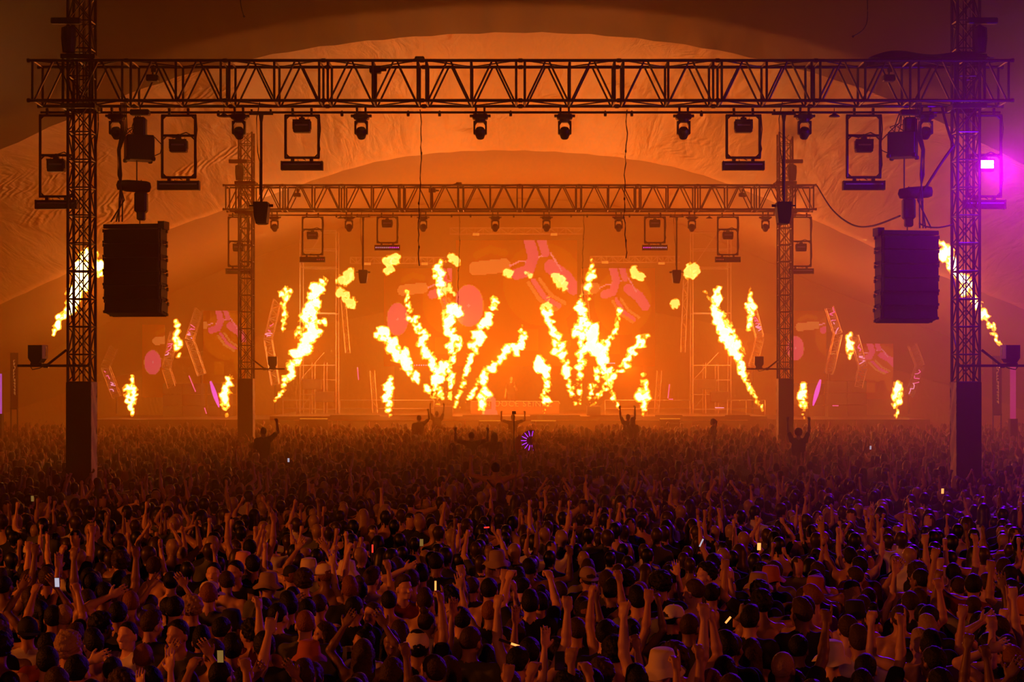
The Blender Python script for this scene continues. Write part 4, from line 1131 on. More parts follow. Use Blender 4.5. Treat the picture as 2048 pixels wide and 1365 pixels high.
# --- tall banners and pink columns at the sides of the crowd
def banner(x0, x1, y0, y1, D, lab, flip):
    t = empty('tall_banner', (WX((x0 + x1) / 2, D), D, 0), lab, 'banner', 'tall banners'); w = (x1 - x0) / FPX * D; zt, zb = WZ(y0, D), WZ(y1, D)
    b = MB(); b.box((0, 0, (zt + zb) / 2), (w, 0.05, zt - zb)); b.build('cloth', mat('banner cloth', (0.20, 0.10, 0.07), 0.6), t)
    b = MB()
    for s in (-1, 1): b.bar((s * w / 2, 0, 0), (s * w / 2, 0, zt), 0.025, 6)
    b.box((0, 0, zb), (w + 0.04, 0.1, 0.05)); b.build('frame', ALU, t)
    r_ = random.Random(4); b = MB(); z = zt - 0.25
    while z > zb + 0.45:
        hh = r_.uniform(.05, .09) * D / 50; ww = w * .22
        b.box((w * .05, -0.03, z), (ww, 0.01, 0.015)); b.box((w * .05 + (ww / 2) * r_.choice((-1, 1)), -0.03, z - hh / 2), (0.015, 0.01, hh))
        if r_.random() < .5: b.box((w * .05, -0.03, z - hh / 2), (ww * .8, 0.01, 0.014))
        z -= hh + 0.03
    b.build('lettering', glow('banner lettering', (1.0, 0.33, 0.06), 3.0), t)
banner(22, 35, 706, 818, 56, 'tall narrow banner with small vertical lettering beside the crowd, non-violet side', 0)
banner(1986, 2002, 712, 830, 58, 'tall narrow banner with small vertical lettering beside the crowd, violet side', 1)
for (x, y0, y1, D, lab, m) in ((2026, 730, 838, 58, 'pink lit column beside the tall banner, violet side', glow('pink column face', (1.0, 0.06, 0.30), 3.0)), (-2, 748, 828, 56, 'pink lit column at the far non-violet side of the crowd', glow('violet column face', (0.9, 0.15, 0.9), 4.0))):
    t = empty('light_column', (WX(x, D), D, 0), lab, 'light column', 'pink light columns'); w = 9 / FPX * D
    b = MB(); b.box((0, 0, (WZ(y0, D) + WZ(y1, D)) / 2), (w, w, WZ(y0, D) - WZ(y1, D))); b.build('lit_face', m, t)
    b = MB(); b.box((0, 0, WZ(y1, D) / 2), (w + .1, w + .1, WZ(y1, D))); b.build('plinth', STAGEM, t)

# ------------------------------------------------------------------ people
SKIN_C = [(0.60, 0.34, 0.22), (0.46, 0.24, 0.14), (0.22, 0.11, 0.065)]
HAIR_C = {'black': (0.012, 0.009, 0.008), 'brown': (0.05, 0.025, 0.014), 'blond': (0.34, 0.22, 0.10), 'ginger': (0.20, 0.07, 0.025)}
CLOTH_C = {'black': (0.014, 0.013, 0.014), 'charcoal': (0.045, 0.042, 0.045), 'white': (0.62, 0.58, 0.54), 'olive': (0.10, 0.10, 0.05), 'red': (0.18, 0.02, 0.02), 'grey': (0.20, 0.19, 0.18)}
HAT_C = {'pink': (0.75, 0.36, 0.30), 'cream': (0.72, 0.62, 0.46), 'tan': (0.34, 0.24, 0.15), 'black': (0.02, 0.018, 0.018), 'rust': (0.42, 0.12, 0.07), 'white': (0.75, 0.70, 0.62)}
def tinted(name, rough, spec, noise, ns, bump=0.0, bs=70):
    """one material for many people: each object's own colour, broken up by noise"""
    m = mat(name, (1, 1, 1), rough, spec=spec, noise=noise, nscale=ns, bump=bump, bscale=bs)
    nt = m.node_tree; oi = nt.nodes.new('ShaderNodeObjectInfo')
    vm = [n for n in nt.nodes if n.type == 'VECT_MATH'][0]
    nt.links.new(oi.outputs['Color'], vm.inputs[0]); return m
SKIN = tinted('skin', 0.46, 0.4, 0.08, 9); HAIRMAT = tinted('hair strands', 0.55, 0.22, 0.15, 30, 0.5); CLOTHMAT = tinted('jersey', 0.85, 0.3, 0.15, 8); HATMAT = tinted('hat cotton', 0.8, 0.3, 0.1, 12)
def plain(name, c, rough): return mat(name, c, rough)
TROUSER = mat('dark shorts', (0.02, 0.02, 0.025), 0.85)

def nrm(v): v = np.array(v, float); return v / max(1e-9, np.linalg.norm(v))
ARMS = {  # elbow direction, wrist direction (outward x, forward y, up z), hand
 'down': ((.22, .02, -.97), (.10, .35, -.93), 'open'),
 'bent': ((.28, .15, -.95), (-.25, .85, .45), 'fist'),
 'fist': ((.70, .22, .62), (-.12, .10, .98), 'fist'),
 'high': ((.34, .22, .92), (.02, .14, .99), 'fist'),
 'open': ((.38, .30, .88), (.10, .25, .96), 'open'),
 'point': ((.30, .35, .89), (.05, .35, .93), 'point'),
 'flex': ((.96, .05, .28), (.02, .08, .99), 'fist'),
 'clap': ((.55, .35, .76), (-.52, .15, .84), 'open'),
 'phone': ((.25, .78, .55), (-.22, .45, .87), 'grip'),
 'reach': ((.20, .85, .50), (.0, .80, .60), 'open'),
 'drape': ((.95, .15, -.10), (.90, .30, .12), 'open'),
 'head': ((.80, .10, .58), (-.90, -.05, .40), 'open'),
}
def hand(f, w, d, side, kind, tag=0):
    d = nrm(d); n = nrm(np.array((-side * 0.45, 0.9, 0.0)) - d * np.dot((-side * 0.45, 0.9, 0.0), d)); u = np.cross(d, n)
    M = np.stack([u, n, d], 1)
    f.ell(w + d * .052, (.043, .019, .052), k=.018, tag=tag, M=M)
    tu = -side
    tb = w + d * .03 + u * .03 * tu
    for i in range(4):
        q = (i - 1.5); L = [.9, 1.05, 1.0, .78][i if side > 0 else 3 - i]
        b = w + d * .094 + u * .0215 * q
        if kind == 'open' or (kind == 'point' and i == (0 if tu < 0 else 3)):
            sp = d + u * q * (.10 if kind == 'open' else 0); sp = nrm(sp)
            p1 = b + sp * .036 * L; p2 = p1 + nrm(sp + n * .25) * .026 * L; p3 = p2 + nrm(sp + n * .5) * .02 * L
            f.cap(b - d * .02, p1, .0105, .0095, k=.008, tag=tag); f.cap(p1, p2, .0095, .0088, k=.004, tag=tag); f.cap(p2, p3, .0088, .0078, k=.004, tag=tag)
        else:
            o = .0 if kind != 'grip' else .012
            p1 = b + d * (.016) + n * (.022 + o); p2 = p1 - d * .026 + n * (.016 + o); p3 = p2 - d * .018 - n * .012
            f.cap(b - d * .02, p1, .0118, .011, k=.007, tag=tag); f.cap(p1, p2, .011, .0102, k=.004, tag=tag); f.cap(p2, p3, .0102, .0095, k=.006, tag=tag)
    if kind == 'open':
        p1 = tb + nrm(u * tu + d * .6) * .035; p2 = p1 + nrm(u * tu * .5 + d) * .03
    else:
        p1 = tb + nrm(u * tu * .5 + d * .5 + n) * .034; p2 = p1 + nrm(-u * tu + d * .5 + n * .1) * .032
    f.cap(tb - d * .012, p1, .0145, .012, k=.012, tag=tag); f.cap(p1, p2, .012, .0098, k=.004, tag=tag)

def arm_points(sh, pose, side, sc):
    e_, w_, kind = ARMS[pose]
    e = sh + nrm((e_[0] * side, e_[1], e_[2])) * .285 * sc
    w = e + nrm((w_[0] * side, w_[1], w_[2])) * .255 * sc
    return e, w, kind

def torso(f, fem, infl=0.0, tag=0, shlift=(0, 0)):
    i = infl
    sw = .155 if fem else .182
    f.ell((0, 0, .95), ((.172 if fem else .160) + i, .118 + i, .13 + i), k=.05, tag=tag)
    f.ell((0, 0.005, 1.11), ((.122 if fem else .142) + i, .095 + i, .15 + i), k=.06, tag=tag)
    f.ell((0, 0, 1.28), ((.145 if fem else .168) + i, .108 + i, .18 + i), k=.06, tag=tag)
    f.cap((-sw * .72, -.005, 1.395 + shlift[0] * .5), (sw * .72, -.005, 1.395 + shlift[1] * .5), .062 + i, k=.05, tag=tag)
    for s in (-1, 1):
        L = shlift[(s + 1) // 2]
        f.cap((0.02 * s, -.018, 1.49), (s * sw * .85, -.012, 1.425 + L), .042 + i, .036 + i, k=.04, tag=tag)
        f.ell((s * .085, -.070, 1.34 + L * .5), (.062 + i, .036 + i, .085 + i), k=.03, tag=tag)
        f.cap((s * .12, -.03, 1.30), (s * .10, -.03, 1.12), .055 + i, .04 + i, k=.05, tag=tag)
        f.ell((s * .075, .075, 1.33 if not fem else 1.30), (.075 + i, .045 + i + (.02 if fem else 0), .06 + i), k=.04, tag=tag)

def head(f, Hm, tag=0, fine=True):
    def P(x, y, z): return np.array(Hm @ Vector((x, y, z)))
    R3 = np.array(Hm.to_3x3())
    f.ell(P(0, -.006, .035), (.076, .096, .098), k=.02, tag=tag, M=R3)
    f.ell(P(0, .034, -.035), (.057, .062, .068), k=.03, tag=tag, M=R3)
    if not fine: return
    f.ell(P(0, .078, -.085), (.026, .02, .018), k=.02, tag=tag, M=R3)
    f.cap(P(0, .088, .018), P(0, .112, -.022), .009, .0145, k=.012, tag=tag)
    for s in (-1, 1):
        f.ell(P(s * .078, -.004, -.005), (.010, .023, .033), k=.008, tag=tag, M=R3)
        f.cap(P(s * .012, .088, .034), P(s * .05, .075, .034), .010, .008, k=.01, tag=tag)
        f.ell(P(s * .045, .062, -.02), (.022, .02, .018), k=.02, tag=tag, M=R3)
        f.ell(P(s * .014, .108, -.026), (.008, .009, .007), k=.006, tag=tag, M=R3)
    f.cap(P(-.017, .094, -.052), P(.017, .094, -.052), .0075, k=.006, tag=tag)
    f.cap(P(-.014, .091, -.064), P(.014, .091, -.064), .008, k=.006, tag=tag)

def head_matrix(yaw, pitch, roll=0.0):
    return Matrix.Translation((0, -.012, 1.515)) @ Euler((R(pitch), R(roll), R(yaw))).to_matrix().to_4x4() @ Matrix.Translation((0, .022, .122))

def body_field(v, h, zmin=0.0, fine=True, lod=False):
    fem, la, ra, yaw, pitch = v['fem'], v['l'], v['r'], v['yaw'], v['pitch']
    sw = .155 if fem else .182; sc = .93 if fem else 1.0; fat = .88 if fem else 1.0
    f = Field((-.80, -.32, zmin), (.80, .72, 2.32), h)
    ct = 2 if (lod and not v['bare']) else 0
    lift = [0.045 if ARMS[a][0][2] > .2 else 0 for a in (la, ra)]
    torso(f, fem, 0.0 if ct == 0 else .012, ct, lift)
    Hm = head_matrix(yaw, pitch)
    f.cap((0, -.016, 1.43), np.array(Hm @ Vector((0, -.02, -.04))), .056 * fat, .054 * fat, k=.035, tag=0)
    head(f, Hm, 0, fine)
    for s, a in ((-1, la), (1, ra)):
        L = lift[(s + 1) // 2]
        sh = np.array((s * sw, -.008, 1.415 + L)); e, w, kind = arm_points(sh, a, s, sc)
        f.ell(sh, (.058 * fat, .056 * fat, .060), k=.03, tag=ct)
        f.cap(sh, sh + (e - sh) * .55, .052 * fat, .047 * fat, k=.03, tag=ct); f.cap(sh + (e - sh) * .5, e, .047 * fat, .038 * fat, k=.02, tag=0)
        m = e + (w - e) * .3
        f.cap(e, m, .038 * fat, .041 * fat, k=.02, tag=0); f.cap(m, w, .041 * fat, .025 * fat, k=.015, tag=0)
        if fine: hand(f, w, w - e, s, kind)
        else: f.ell(w + nrm(w - e) * .05, (.04, .035, .05), k=.02, tag=0)
    if v.get('ride'):
        for s in (-1, 1):
            f.cap((s * .09, .02, .92), (s * .15, .36, .93), .088, .062, k=.04); f.cap((s * .15, .36, .93), (s * .13, .33, .50), .058, .036, k=.03)
            f.ell((s * .13, .31, .76), (.05, .055, .10), k=.03); f.cap((s * .13, .32, .46), (s * .14, .47, .44), .038, .03, k=.03)
    elif zmin < .5:
        for s in (-1, 1):
            f.cap((s * .09, 0, .92), (s * .11, .01, .50), .09, .055, k=.04); f.cap((s * .11, .01, .50), (s * .12, -.02, .09), .058, .035, k=.03)
            f.ell((s * .11, -.03, .33), (.05, .055, .11), k=.03); f.cap((s * .12, -.04, .04), (s * .14, .13, .03), .04, .032, k=.03)
    if fine and v['bare']:
        X, Y, Z = np.meshgrid(*f.ax, indexing='ij')
        t_ = np.clip((Z - 1.02) / .42, 0, 1); d = np.sqrt(X ** 2 + (Y + .128) ** 2 + (Z - 1.02 - t_ * .42) ** 2) - .016
        k = .03; o = f.v; hh = np.clip(0.5 - 0.5 * (o + d) / k, 0, 1); f.v = (o * (1 - hh) + (-d) * hh + k * hh * (1 - hh)).astype(np.float32)
    return f, Hm

def hair_field(f, Hm, style, tag=0):
    R3 = np.array(Hm.to_3x3())
    def P(x, y, z): return np.array(Hm @ Vector((x, y, z)))
    front = lambda X, Y, Z: np.maximum(Y * .80 - (Z - .002) * .62 - .030, -(Z + .085))
    if style in ('short', 'ponytail', 'bun', 'long'): f.ell(P(0, -.014, .040), (.084, .103, .104), k=0, tag=tag, M=R3, cut=front)
    if style == 'buzz': f.ell(P(0, -.010, .037), (.0795, .099, .1005), k=0, tag=tag, M=R3, cut=front)
    if style == 'quiff':
        f.ell(P(0, -.014, .040), (.083, .102, .104), k=0, tag=tag, M=R3, cut=front); f.ell(P(0, .02, .115), (.06, .07, .045), k=.03, tag=tag, M=R3)
    if style == 'curly':
        f.ell(P(0, -.012, .05), (.102, .12, .115), k=0, tag=tag, M=R3, cut=front)
    if style == 'long':
        f.cap(P(0, -.055, .0), P(0, -.085, -.16), .082, .085, k=.04, tag=tag); f.cap(P(0, -.085, -.16), P(.01, -.10, -.34), .085, .05, k=.04, tag=tag)
        for s in (-1, 1): f.cap(P(s * .07, -.01, .02), P(s * .085, -.02, -.18), .028, .03, k=.03, tag=tag)
    if style == 'ponytail': f.cap(P(0, -.10, .08), P(0, -.16, .02), .03, .034, k=.02, tag=tag); f.cap(P(0, -.16, .02), P(0, -.13, -.22), .034, .012, k=.02, tag=tag)
    if style == 'bun': f.ell(P(0, -.05, .155), (.045, .045, .04), k=.02, tag=tag, M=R3)

ID4 = Matrix.Identity(4)
def hair_mesh(style):
    h = .009
    f = Field((-.15, -.25, -.40), (.15, .15, .24), h); hair_field(f, ID4, style)
    f.rough({'curly': .012, 'buzz': .0012}.get(style, .004), {'curly': 90, 'buzz': 60}.get(style, 75), 5)
    V, F, T = f.surface(); me = np_mesh('hair', V, F, [HAIRMAT]); return me
def hat_mesh(kind):
    b = MB(); n = 28
    if kind == 'bucket':
        prof = [(0.0, .150), (.05, .150), (.082, .138), (.092, .10), (.099, .05), (.102, .035), (.150, -.012), (.154, -.018), (.148, -.014), (.100, .028)]
        vs = []
        for r_, z in prof:
            for k in range(n):
                t = 2 * PI * k / n; wv = 1 + (.05 * math.sin(3 * t + 1) + .03 * math.sin(7 * t)) * (1 if r_ > .11 else 0)
                vs.append((r_ * wv * math.cos(t), r_ * 1.12 * wv * math.sin(t) - .01, z + (.012 * math.sin(4 * t) if r_ > .11 else 0)))
        b.add(vs, [(i * n + k, i * n + (k + 1) % n, (i + 1) * n + (k + 1) % n, (i + 1) * n + k) for i in range(len(prof) - 1) for k in range(n)])
    else:
        sgn = -1 if kind == 'backcap' else 1
        prof = [(0.0, .146), (.04, .143), (.07, .125), (.088, .09), (.092, .05), (.091, .032), (.084, .034)]
        b.lathe((0, -.008, 0), prof, n)
        b.v = [(x, -.008 + (y + .008) * 1.15, z) for x, y, z in b.v]
        vs = []; m_ = 12
        for q in range(2):
            for j in range(4):
                for i in range(m_ + 1):
                    a = PI * (.14 + .72 * i / m_); rr = .092 + .075 * j / 3 * math.sin(PI * i / m_) ** .5
                    vs.append((rr * math.cos(a), sgn * (rr * 1.12 * math.sin(a)), .036 - .02 * j / 3 * math.sin(PI * i / m_) - q * .005))
        w_ = m_ + 1; fs = []
        for q in range(2):
            for j in range(3):
                for i in range(m_): a = q * 4 * w_ + j * w_ + i; fs.append((a, a + 1, a + w_ + 1, a + w_))
        b.add(vs, fs)
        b.lathe((0, -.01, .148), [(0, .006), (.009, 0), (.009, -.006)], 8)
    me = bpy.data.meshes.new('hat'); me.from_pydata(b.v, [], b.f); me.polygons.foreach_set('use_smooth', [True] * len(me.polygons)); me.materials.append(HATMAT); me.update(); return me
HAIR = {s: hair_mesh(s) for s in ('short', 'buzz', 'quiff', 'curly', 'long', 'ponytail', 'bun')}
HAT = {k: hat_mesh(k) for k in ('bucket', 'cap', 'backcap')}

VARS = [dict(fem=0, l='down', r='fist', yaw=8, pitch=4, bare=1), dict(fem=0, l='fist', r='down', yaw=-12, pitch=0, bare=0), dict(fem=0, l='down', r='down', yaw=0, pitch=6, bare=1),
        dict(fem=0, l='bent', r='down', yaw=20, pitch=3, bare=0), dict(fem=1, l='down', r='open', yaw=-10, pitch=8, bare=0), dict(fem=1, l='bent', r='bent', yaw=12, pitch=2, bare=0),
        dict(fem=0, l='high', r='high', yaw=-4, pitch=10, bare=1), dict(fem=0, l='flex', r='flex', yaw=0, pitch=0, bare=1), dict(fem=0, l='down', r='point', yaw=-16, pitch=8, bare=0),
        dict(fem=1, l='clap', r='clap', yaw=6, pitch=6, bare=0), dict(fem=0, l='phone', r='phone', yaw=0, pitch=6, bare=0), dict(fem=0, l='drape', r='down', yaw=28, pitch=-4, bare=1),
        dict(fem=1, l='down', r='down', yaw=-24, pitch=0, bare=0), dict(fem=0, l='open', r='bent', yaw=14, pitch=6, bare=1), dict(fem=0, l='down', r='down', yaw=-30, pitch=-2, bare=0), dict(fem=1, l='open', r='fist', yaw=0, pitch=10, bare=0), dict(fem=0, l='head', r='down', yaw=6, pitch=2, bare=1)]
POSE_TXT = ['one fist raised', 'one fist raised', 'arms down', 'one arm bent', 'one open hand raised', 'both arms bent', 'both fists high', 'both arms flexed out', 'finger pointing up', 'hands clapping overhead', 'hands held high', 'one arm reaching sideways', 'arms down', 'open hand high', 'arms down', 'both hands raised', 'hand on head']
PROTO = []
def shirt_mesh(v, tank):
    f = Field((-.46, -.28, .78), (.46, .30, 1.80), .014)
    lift = [0.045 if ARMS[a][0][2] > .2 else 0 for a in (v['l'], v['r'])]
    torso(f, v['fem'], .011, 0, lift)
    sw = .155 if v['fem'] else .182; sc = .93 if v['fem'] else 1.0
    if not tank:
        for s, a in ((-1, v['l']), (1, v['r'])):
            sh = np.array((s * sw, -.008, 1.415 + lift[(s + 1) // 2])); e, w, kd = arm_points(sh, a, s, sc)
            f.ell(sh, (.072, .072, .074), k=.03); f.cap(sh, sh + (e - sh) * .62, .066, .064, k=.03)
    f.rough(.007, 19, 3 + int(tank))
    if tank: f.carve(lambda X, Y, Z: np.where(Z > 1.33, np.abs(X) - (.135 - (Z - 1.33) * .35), -1))
    f.carve(lambda X, Y, Z: .058 + .012 - np.sqrt(X ** 2 + (Y + .014) ** 2) if False else np.where(Z > 1.44, .066 - np.sqrt(X ** 2 + (Y + .0) ** 2), -1))
    f.carve(lambda X, Y, Z: .84 - Z)
    V, F, T = f.surface(); return np_mesh('shirt', V, F, [CLOTHMAT])
def shorts_mesh(v):
    f = Field((-.28, -.24, .40), (.28, .24, 1.06), .022)
    f.ell((0, 0, .95), (.178, .132, .14), k=.04)
    for s in (-1, 1): f.cap((s * .09, 0, .92), (s * .11, .01, .55), .105, .085, k=.04)
    f.carve(lambda X, Y, Z: np.maximum(Z - 1.0, .46 - Z)); V, F, T = f.surface(); return np_mesh('shorts', V, F, [TROUSER])
SHORTS = [shorts_mesh(None)]
for i, v in enumerate(VARS):
    f, Hm = body_field(v, .0113)
    V, F, T = f.surface()
    me = np_mesh('body', V, F, [SKIN])
    PROTO.append((me, Hm, shirt_mesh(v, False) if (not v['bare'] or i in (0, 6, 7, 11)) else None, shirt_mesh(v, True) if v['fem'] else None))
def ride_shorts():
    f = Field((-.30, -.24, .70), (.30, .46, 1.06), .022)
    f.ell((0, 0, .95), (.178, .132, .14), k=.04)
    for s in (-1, 1): f.cap((s * .09, .02, .92), (s * .13, .26, .93), .104, .09, k=.04)
    f.carve(lambda X, Y, Z: np.maximum(Z - 1.0, Y - .28)); V, F, T = f.surface(); return np_mesh('shorts', V, F, [TROUSER])
SHORTS.append(ride_shorts())
RIDE = {}
for i in (0, 6, 7, 11, 12):
    f, Hm = body_field(dict(VARS[i], ride=1), .011); V, F, T = f.surface(); RIDE[i] = np_mesh('body', V, F, [SKIN])
PRINT = mat('pale shirt print', (0.45, 0.48, 0.30), 0.8)
def set_col(o, c): o.color = (*c, 1)
def person(loc, vi, rz, s, skin, hair, hcol, label, group=None, shirt='black', tank=False, hat=None, hatc='cream', ride=False):
    me, Hm, sh, tk = PROTO[vi]
    if VARS[vi]['bare'] and not ride: sh = None
    if ride and 'strap' in label: sh = None
    if ride: me = RIDE[vi]
    o = bpy.data.objects.new('person', me); COL.objects.link(o)
    o.location = loc; o.rotation_euler = (0, 0, rz); o.scale = (s, s, s)
    j_ = rng.uniform(.85, 1.15); set_col(o, [q * j_ for q in SKIN_C[skin]]); tag(o, label, 'person', group)
    def child(name, me2, m, M=None):
        c = bpy.data.objects.new(name, me2); COL.objects.link(c); c.parent = o
        if M is not None: c.matrix_basis = M
        if m: set_col(c, m)
        return c
    if hair: child('hair', HAIR[hair], HAIR_C[hcol], Hm)
    if hat: child('hat', HAT[hat], HAT_C[hatc], Hm)
    cloth = tk if (tank and tk) else sh
    if cloth: child('tank_top' if cloth is tk and tank else 'shirt', cloth, CLOTH_C[shirt])
    child('shorts', SHORTS[int(ride)], None)
    return o

CR = random.Random(21)
HAIRTXT = {'short': 'short {} hair', 'buzz': 'cropped {} hair', 'quiff': 'swept {} hair', 'curly': 'curly {} hair', 'long': 'long {} hair', 'ponytail': '{} ponytail', 'bun': '{} hair bun'}
def at_pixel(px, py, s=1.0, hz=1.64):
    D = (EYE - hz * s) * FPX / (py - HY); return ((px - VX) / FPX * D, D)
# people picked out one by one: head centre in the photograph, pose, turn, size, skin, hair, colour, label, extras
SPEC = [
 (487, 1128, 5, 10, 1.0, 1, 'short', 'brown', 'person in a pink wavy brimmed bucket hat in the near crowd', dict(shirt='charcoal', hat='bucket', hatc='pink')),
 (618, 1142, 9, -8, 1.0, 1, 'short', 'brown', 'person in a cream bucket hat, hands over it, just beyond the tan hat', dict(shirt='grey', hat='bucket', hatc='cream')),
 (694, 1146, 3, 15, 1.0, 0, 'short', 'blond', 'person in a cream sun hat beside the one in the cream bucket hat', dict(shirt='black', hat='bucket', hatc='cream')),
 (535, 1172, 14, 0, 1.0, 1, 'short', 'brown', 'person in a tan bucket hat between the pink hat and the cream hats', dict(shirt='olive', hat='bucket', hatc='tan')),
 (418, 1190, 3, 60, .98, 1, 'short', 'black', 'person in a pale cap turned sideways behind the pink bucket hat', dict(shirt='white', hat='backcap', hatc='cream')),
 (140, 1302, 2, -20, 1.04, 0, 'curly', 'blond', 'bare backed man with a mop of curly blond hair at the near crowd edge', {}),
 (618, 1316, 5, 10, .97, 1, 'short', 'brown', 'person in a rust coloured bucket hat at the nearest edge of the crowd', dict(shirt='black', hat='bucket', hatc='rust')),
 (1664, 1318, 3, -15, 1.0, 0, 'short', 'brown', 'person in a large white bucket hat at the nearest edge, violet side', dict(shirt='black', hat='bucket', hatc='white')),
 (1452, 1157, 14, 0, 1.0, 0, None, 'black', 'bald person in a black top in the near crowd, violet side', dict(shirt='black')),
 (1973, 1172, 7, -6, 1.03, 0, 'buzz', 'brown', 'bare backed man flexing both arms wide below the violet tinted mast', {}),
 (1522, 1212, 2, 8, 1.03, 1, 'curly', 'black', 'bare backed man with thick dark curls, head bowed, beside another bare back', {}),
 (1612, 1222, 2, -10, 1.02, 0, 'short', 'black', 'bare backed man with short dark hair and pale narrow back', {}),
 (1694, 1262, 2, 12, 1.02, 0, 'short', 'brown', 'broad bare backed man just beyond the large white bucket hat', {}),
 (342, 1168, 2, 5, .98, 0, 'short', 'black', 'bare backed man with a bright lit back between two raised fists', {}),
 (240, 1170, 2, -14, 1.0, 0, 'quiff', 'black', 'bare shouldered man with swept up black hair behind the glowing phone', {}),
 (706, 1222, 14, 6, 1.04, 1, 'buzz', 'black', 'man in a black shirt with a pale block print on its back', dict(shirt='black', print=1)),
 (747, 1232, 12, 170, .95, 0, 'long', 'brown', 'long haired woman facing away from the stage beside the printed black shirt', dict(shirt='charcoal')),
 (729, 1290, 12, 150, .95, 1, 'bun', 'black', 'woman with tied up black hair looking back from the stage near the edge', dict(shirt='white')),
 (1165, 1222, 0, 0, 1.0, 1, 'short', 'black', 'bare backed man with one fist up in the middle of the near crowd', {}),
 (1176, 1160, 3, 0, 1.0, 1, 'short', 'brown', 'man with a backwards brown cap behind the raised fist in the middle', dict(shirt='black', hat='backcap', hatc='tan')),
 (1345, 1240, 14, -40, .98, 1, 'short', 'black', 'person in a backwards white cap near the middle of the near crowd', dict(shirt='black', hat='backcap', hatc='white')),
 (62, 1110, 3, 20, 1.0, 2, 'short', 'black', 'person in a white shirt with a cream cap far out on the non-violet side', dict(shirt='white', hat='backcap', hatc='cream')),
 (427, 1150, 5, 165, 1.0, 0, 'short', 'black', 'man facing away from the stage in dark glasses behind the pale cap', dict(shirt='charcoal')),
 (500, 1100, 6, 5, 1.02, 1, 'short', 'black', 'bare backed man with both fists high beyond the pink bucket hat', {}),
 (60, 1200, 4, 20, 1.0, 0, 'ponytail', 'brown', 'woman with a brown ponytail and one hand up at the non-violet side edge', dict(shirt='black', tank=True)),
 (1905, 1150, 6, 0, 1.0, 0, 'short', 'black', 'bare backed man with both fists high beside the flexing man', {}),
 (1700, 1120, 13, 0, 1.0, 1, 'quiff', 'black', 'bare backed man with one open hand high, violet side', {}),
 (1800, 1240, 0, -10, 1.0, 1, 'short', 'brown', 'bare backed man with one fist up left of the white hat gap, violet side', {}),
 (980, 1230, 14, 5, 1.0, 1, 'short', 'ginger', 'man with short ginger hair and a black shirt in the near middle', dict(shirt='black')),
 (1030, 1265, 12, -6, .96, 1, 'long', 'brown', 'long haired woman in a black top near the middle front edge', dict(shirt='black', tank=True)),
]
placed = []; names_used = set()
for (px, py, vi, rz, s, sk, hs, hc, lab, ex) in SPEC:
    x, y = at_pixel(px, py, s); ex = dict(ex); pr = ex.pop('print', 0)
    o = person((x, y, 0), vi, R(rz), s, sk, hs, hc, lab, 'near crowd', **ex)
    placed.append((x, y, .36)); names_used.add(lab)
    if pr:
        b = MB(); r_ = random.Random(2)
        for (q, z, w, hh) in ((-.085, 1.26, .06, .16), (.085, 1.26, .06, .16), (0, 1.32, .14, .05), (-.06, 1.14, .05, .08), (.07, 1.13, .05, .07)):
            b.box((q, -.135 if abs(q) > .03 else -.128, z), (w, .012, hh))
        b.build('shirt_print', PRINT, o)
# people held up above the crowd, each farther off
CARRY = (2, 14, 12)
CW = {991: ' with the strap', 943: ' with both fists up', 989: ' beside the raised fists', 905: ' by the two on shoulders', 838: ' with one fist up', 874: ' under the flame machine', 1026: ' before the booth', 1256: ' by the floor flame', 1265: ' by the floor flame, long hair', 1426: ' with flying hair', 1597: ' with the phone', 527: ' beside the hazy non-violet side mast'}
UP = [(991, 940, 32, 7, 4, 'black', 'short', 'bare backed man held up above the crowd, both arms up, dark strap', {}, 1.02), (943, 874, 48, 7, 0, 'black', 'short', 'silhouetted person on shoulders with both fists up by the middle', dict(), 1.0),
      (989, 874, 48, 11, -30, 'black', 'long', 'long haired silhouette on shoulders beside the one with both fists up', dict(), .97), (905, 896, 45, 12, 0, 'black', 'long', 'long haired silhouette rising above the crowd beside the two on shoulders', dict(shirt='black'), .97),
      (838, 838, 62, 0, 10, 'black', 'short', 'silhouette on shoulders with one fist up below the first flame fan', {}, 1.0), (874, 829, 69, 6, 0, 'black', 'short', 'fainter silhouette on shoulders, both hands up, under the first flame machine', {}, 1.0),
      (1026, 836, 66, 7, 0, 'black', 'short', 'faint silhouette on shoulders with both arms bent up before the booth', {}, 1.0), (1256, 836, 62, 6, 10, 'black', 'short', 'silhouette on shoulders with both hands up by the second floor flame', {}, 1.0),
      (1265, 842, 60, 12, 0, 'black', 'long', 'long haired silhouette on shoulders beside the one by the floor flame', dict(shirt='black'), .95), (1426, 845, 56, 12, 70, 'black', 'ponytail', 'silhouette in profile on shoulders below the great leaning flame, hair flying', dict(shirt='black'), .95),
      (1597, 868, 45, 6, -8, 'black', 'curly', 'silhouette on shoulders holding a phone up before the hazy violet side mast', dict(), 1.0), (527, 865, 45, 0, 12, 'black', 'short', 'silhouette on shoulders with one hand up beside the hazy non-violet side mast', {}, 1.0)]
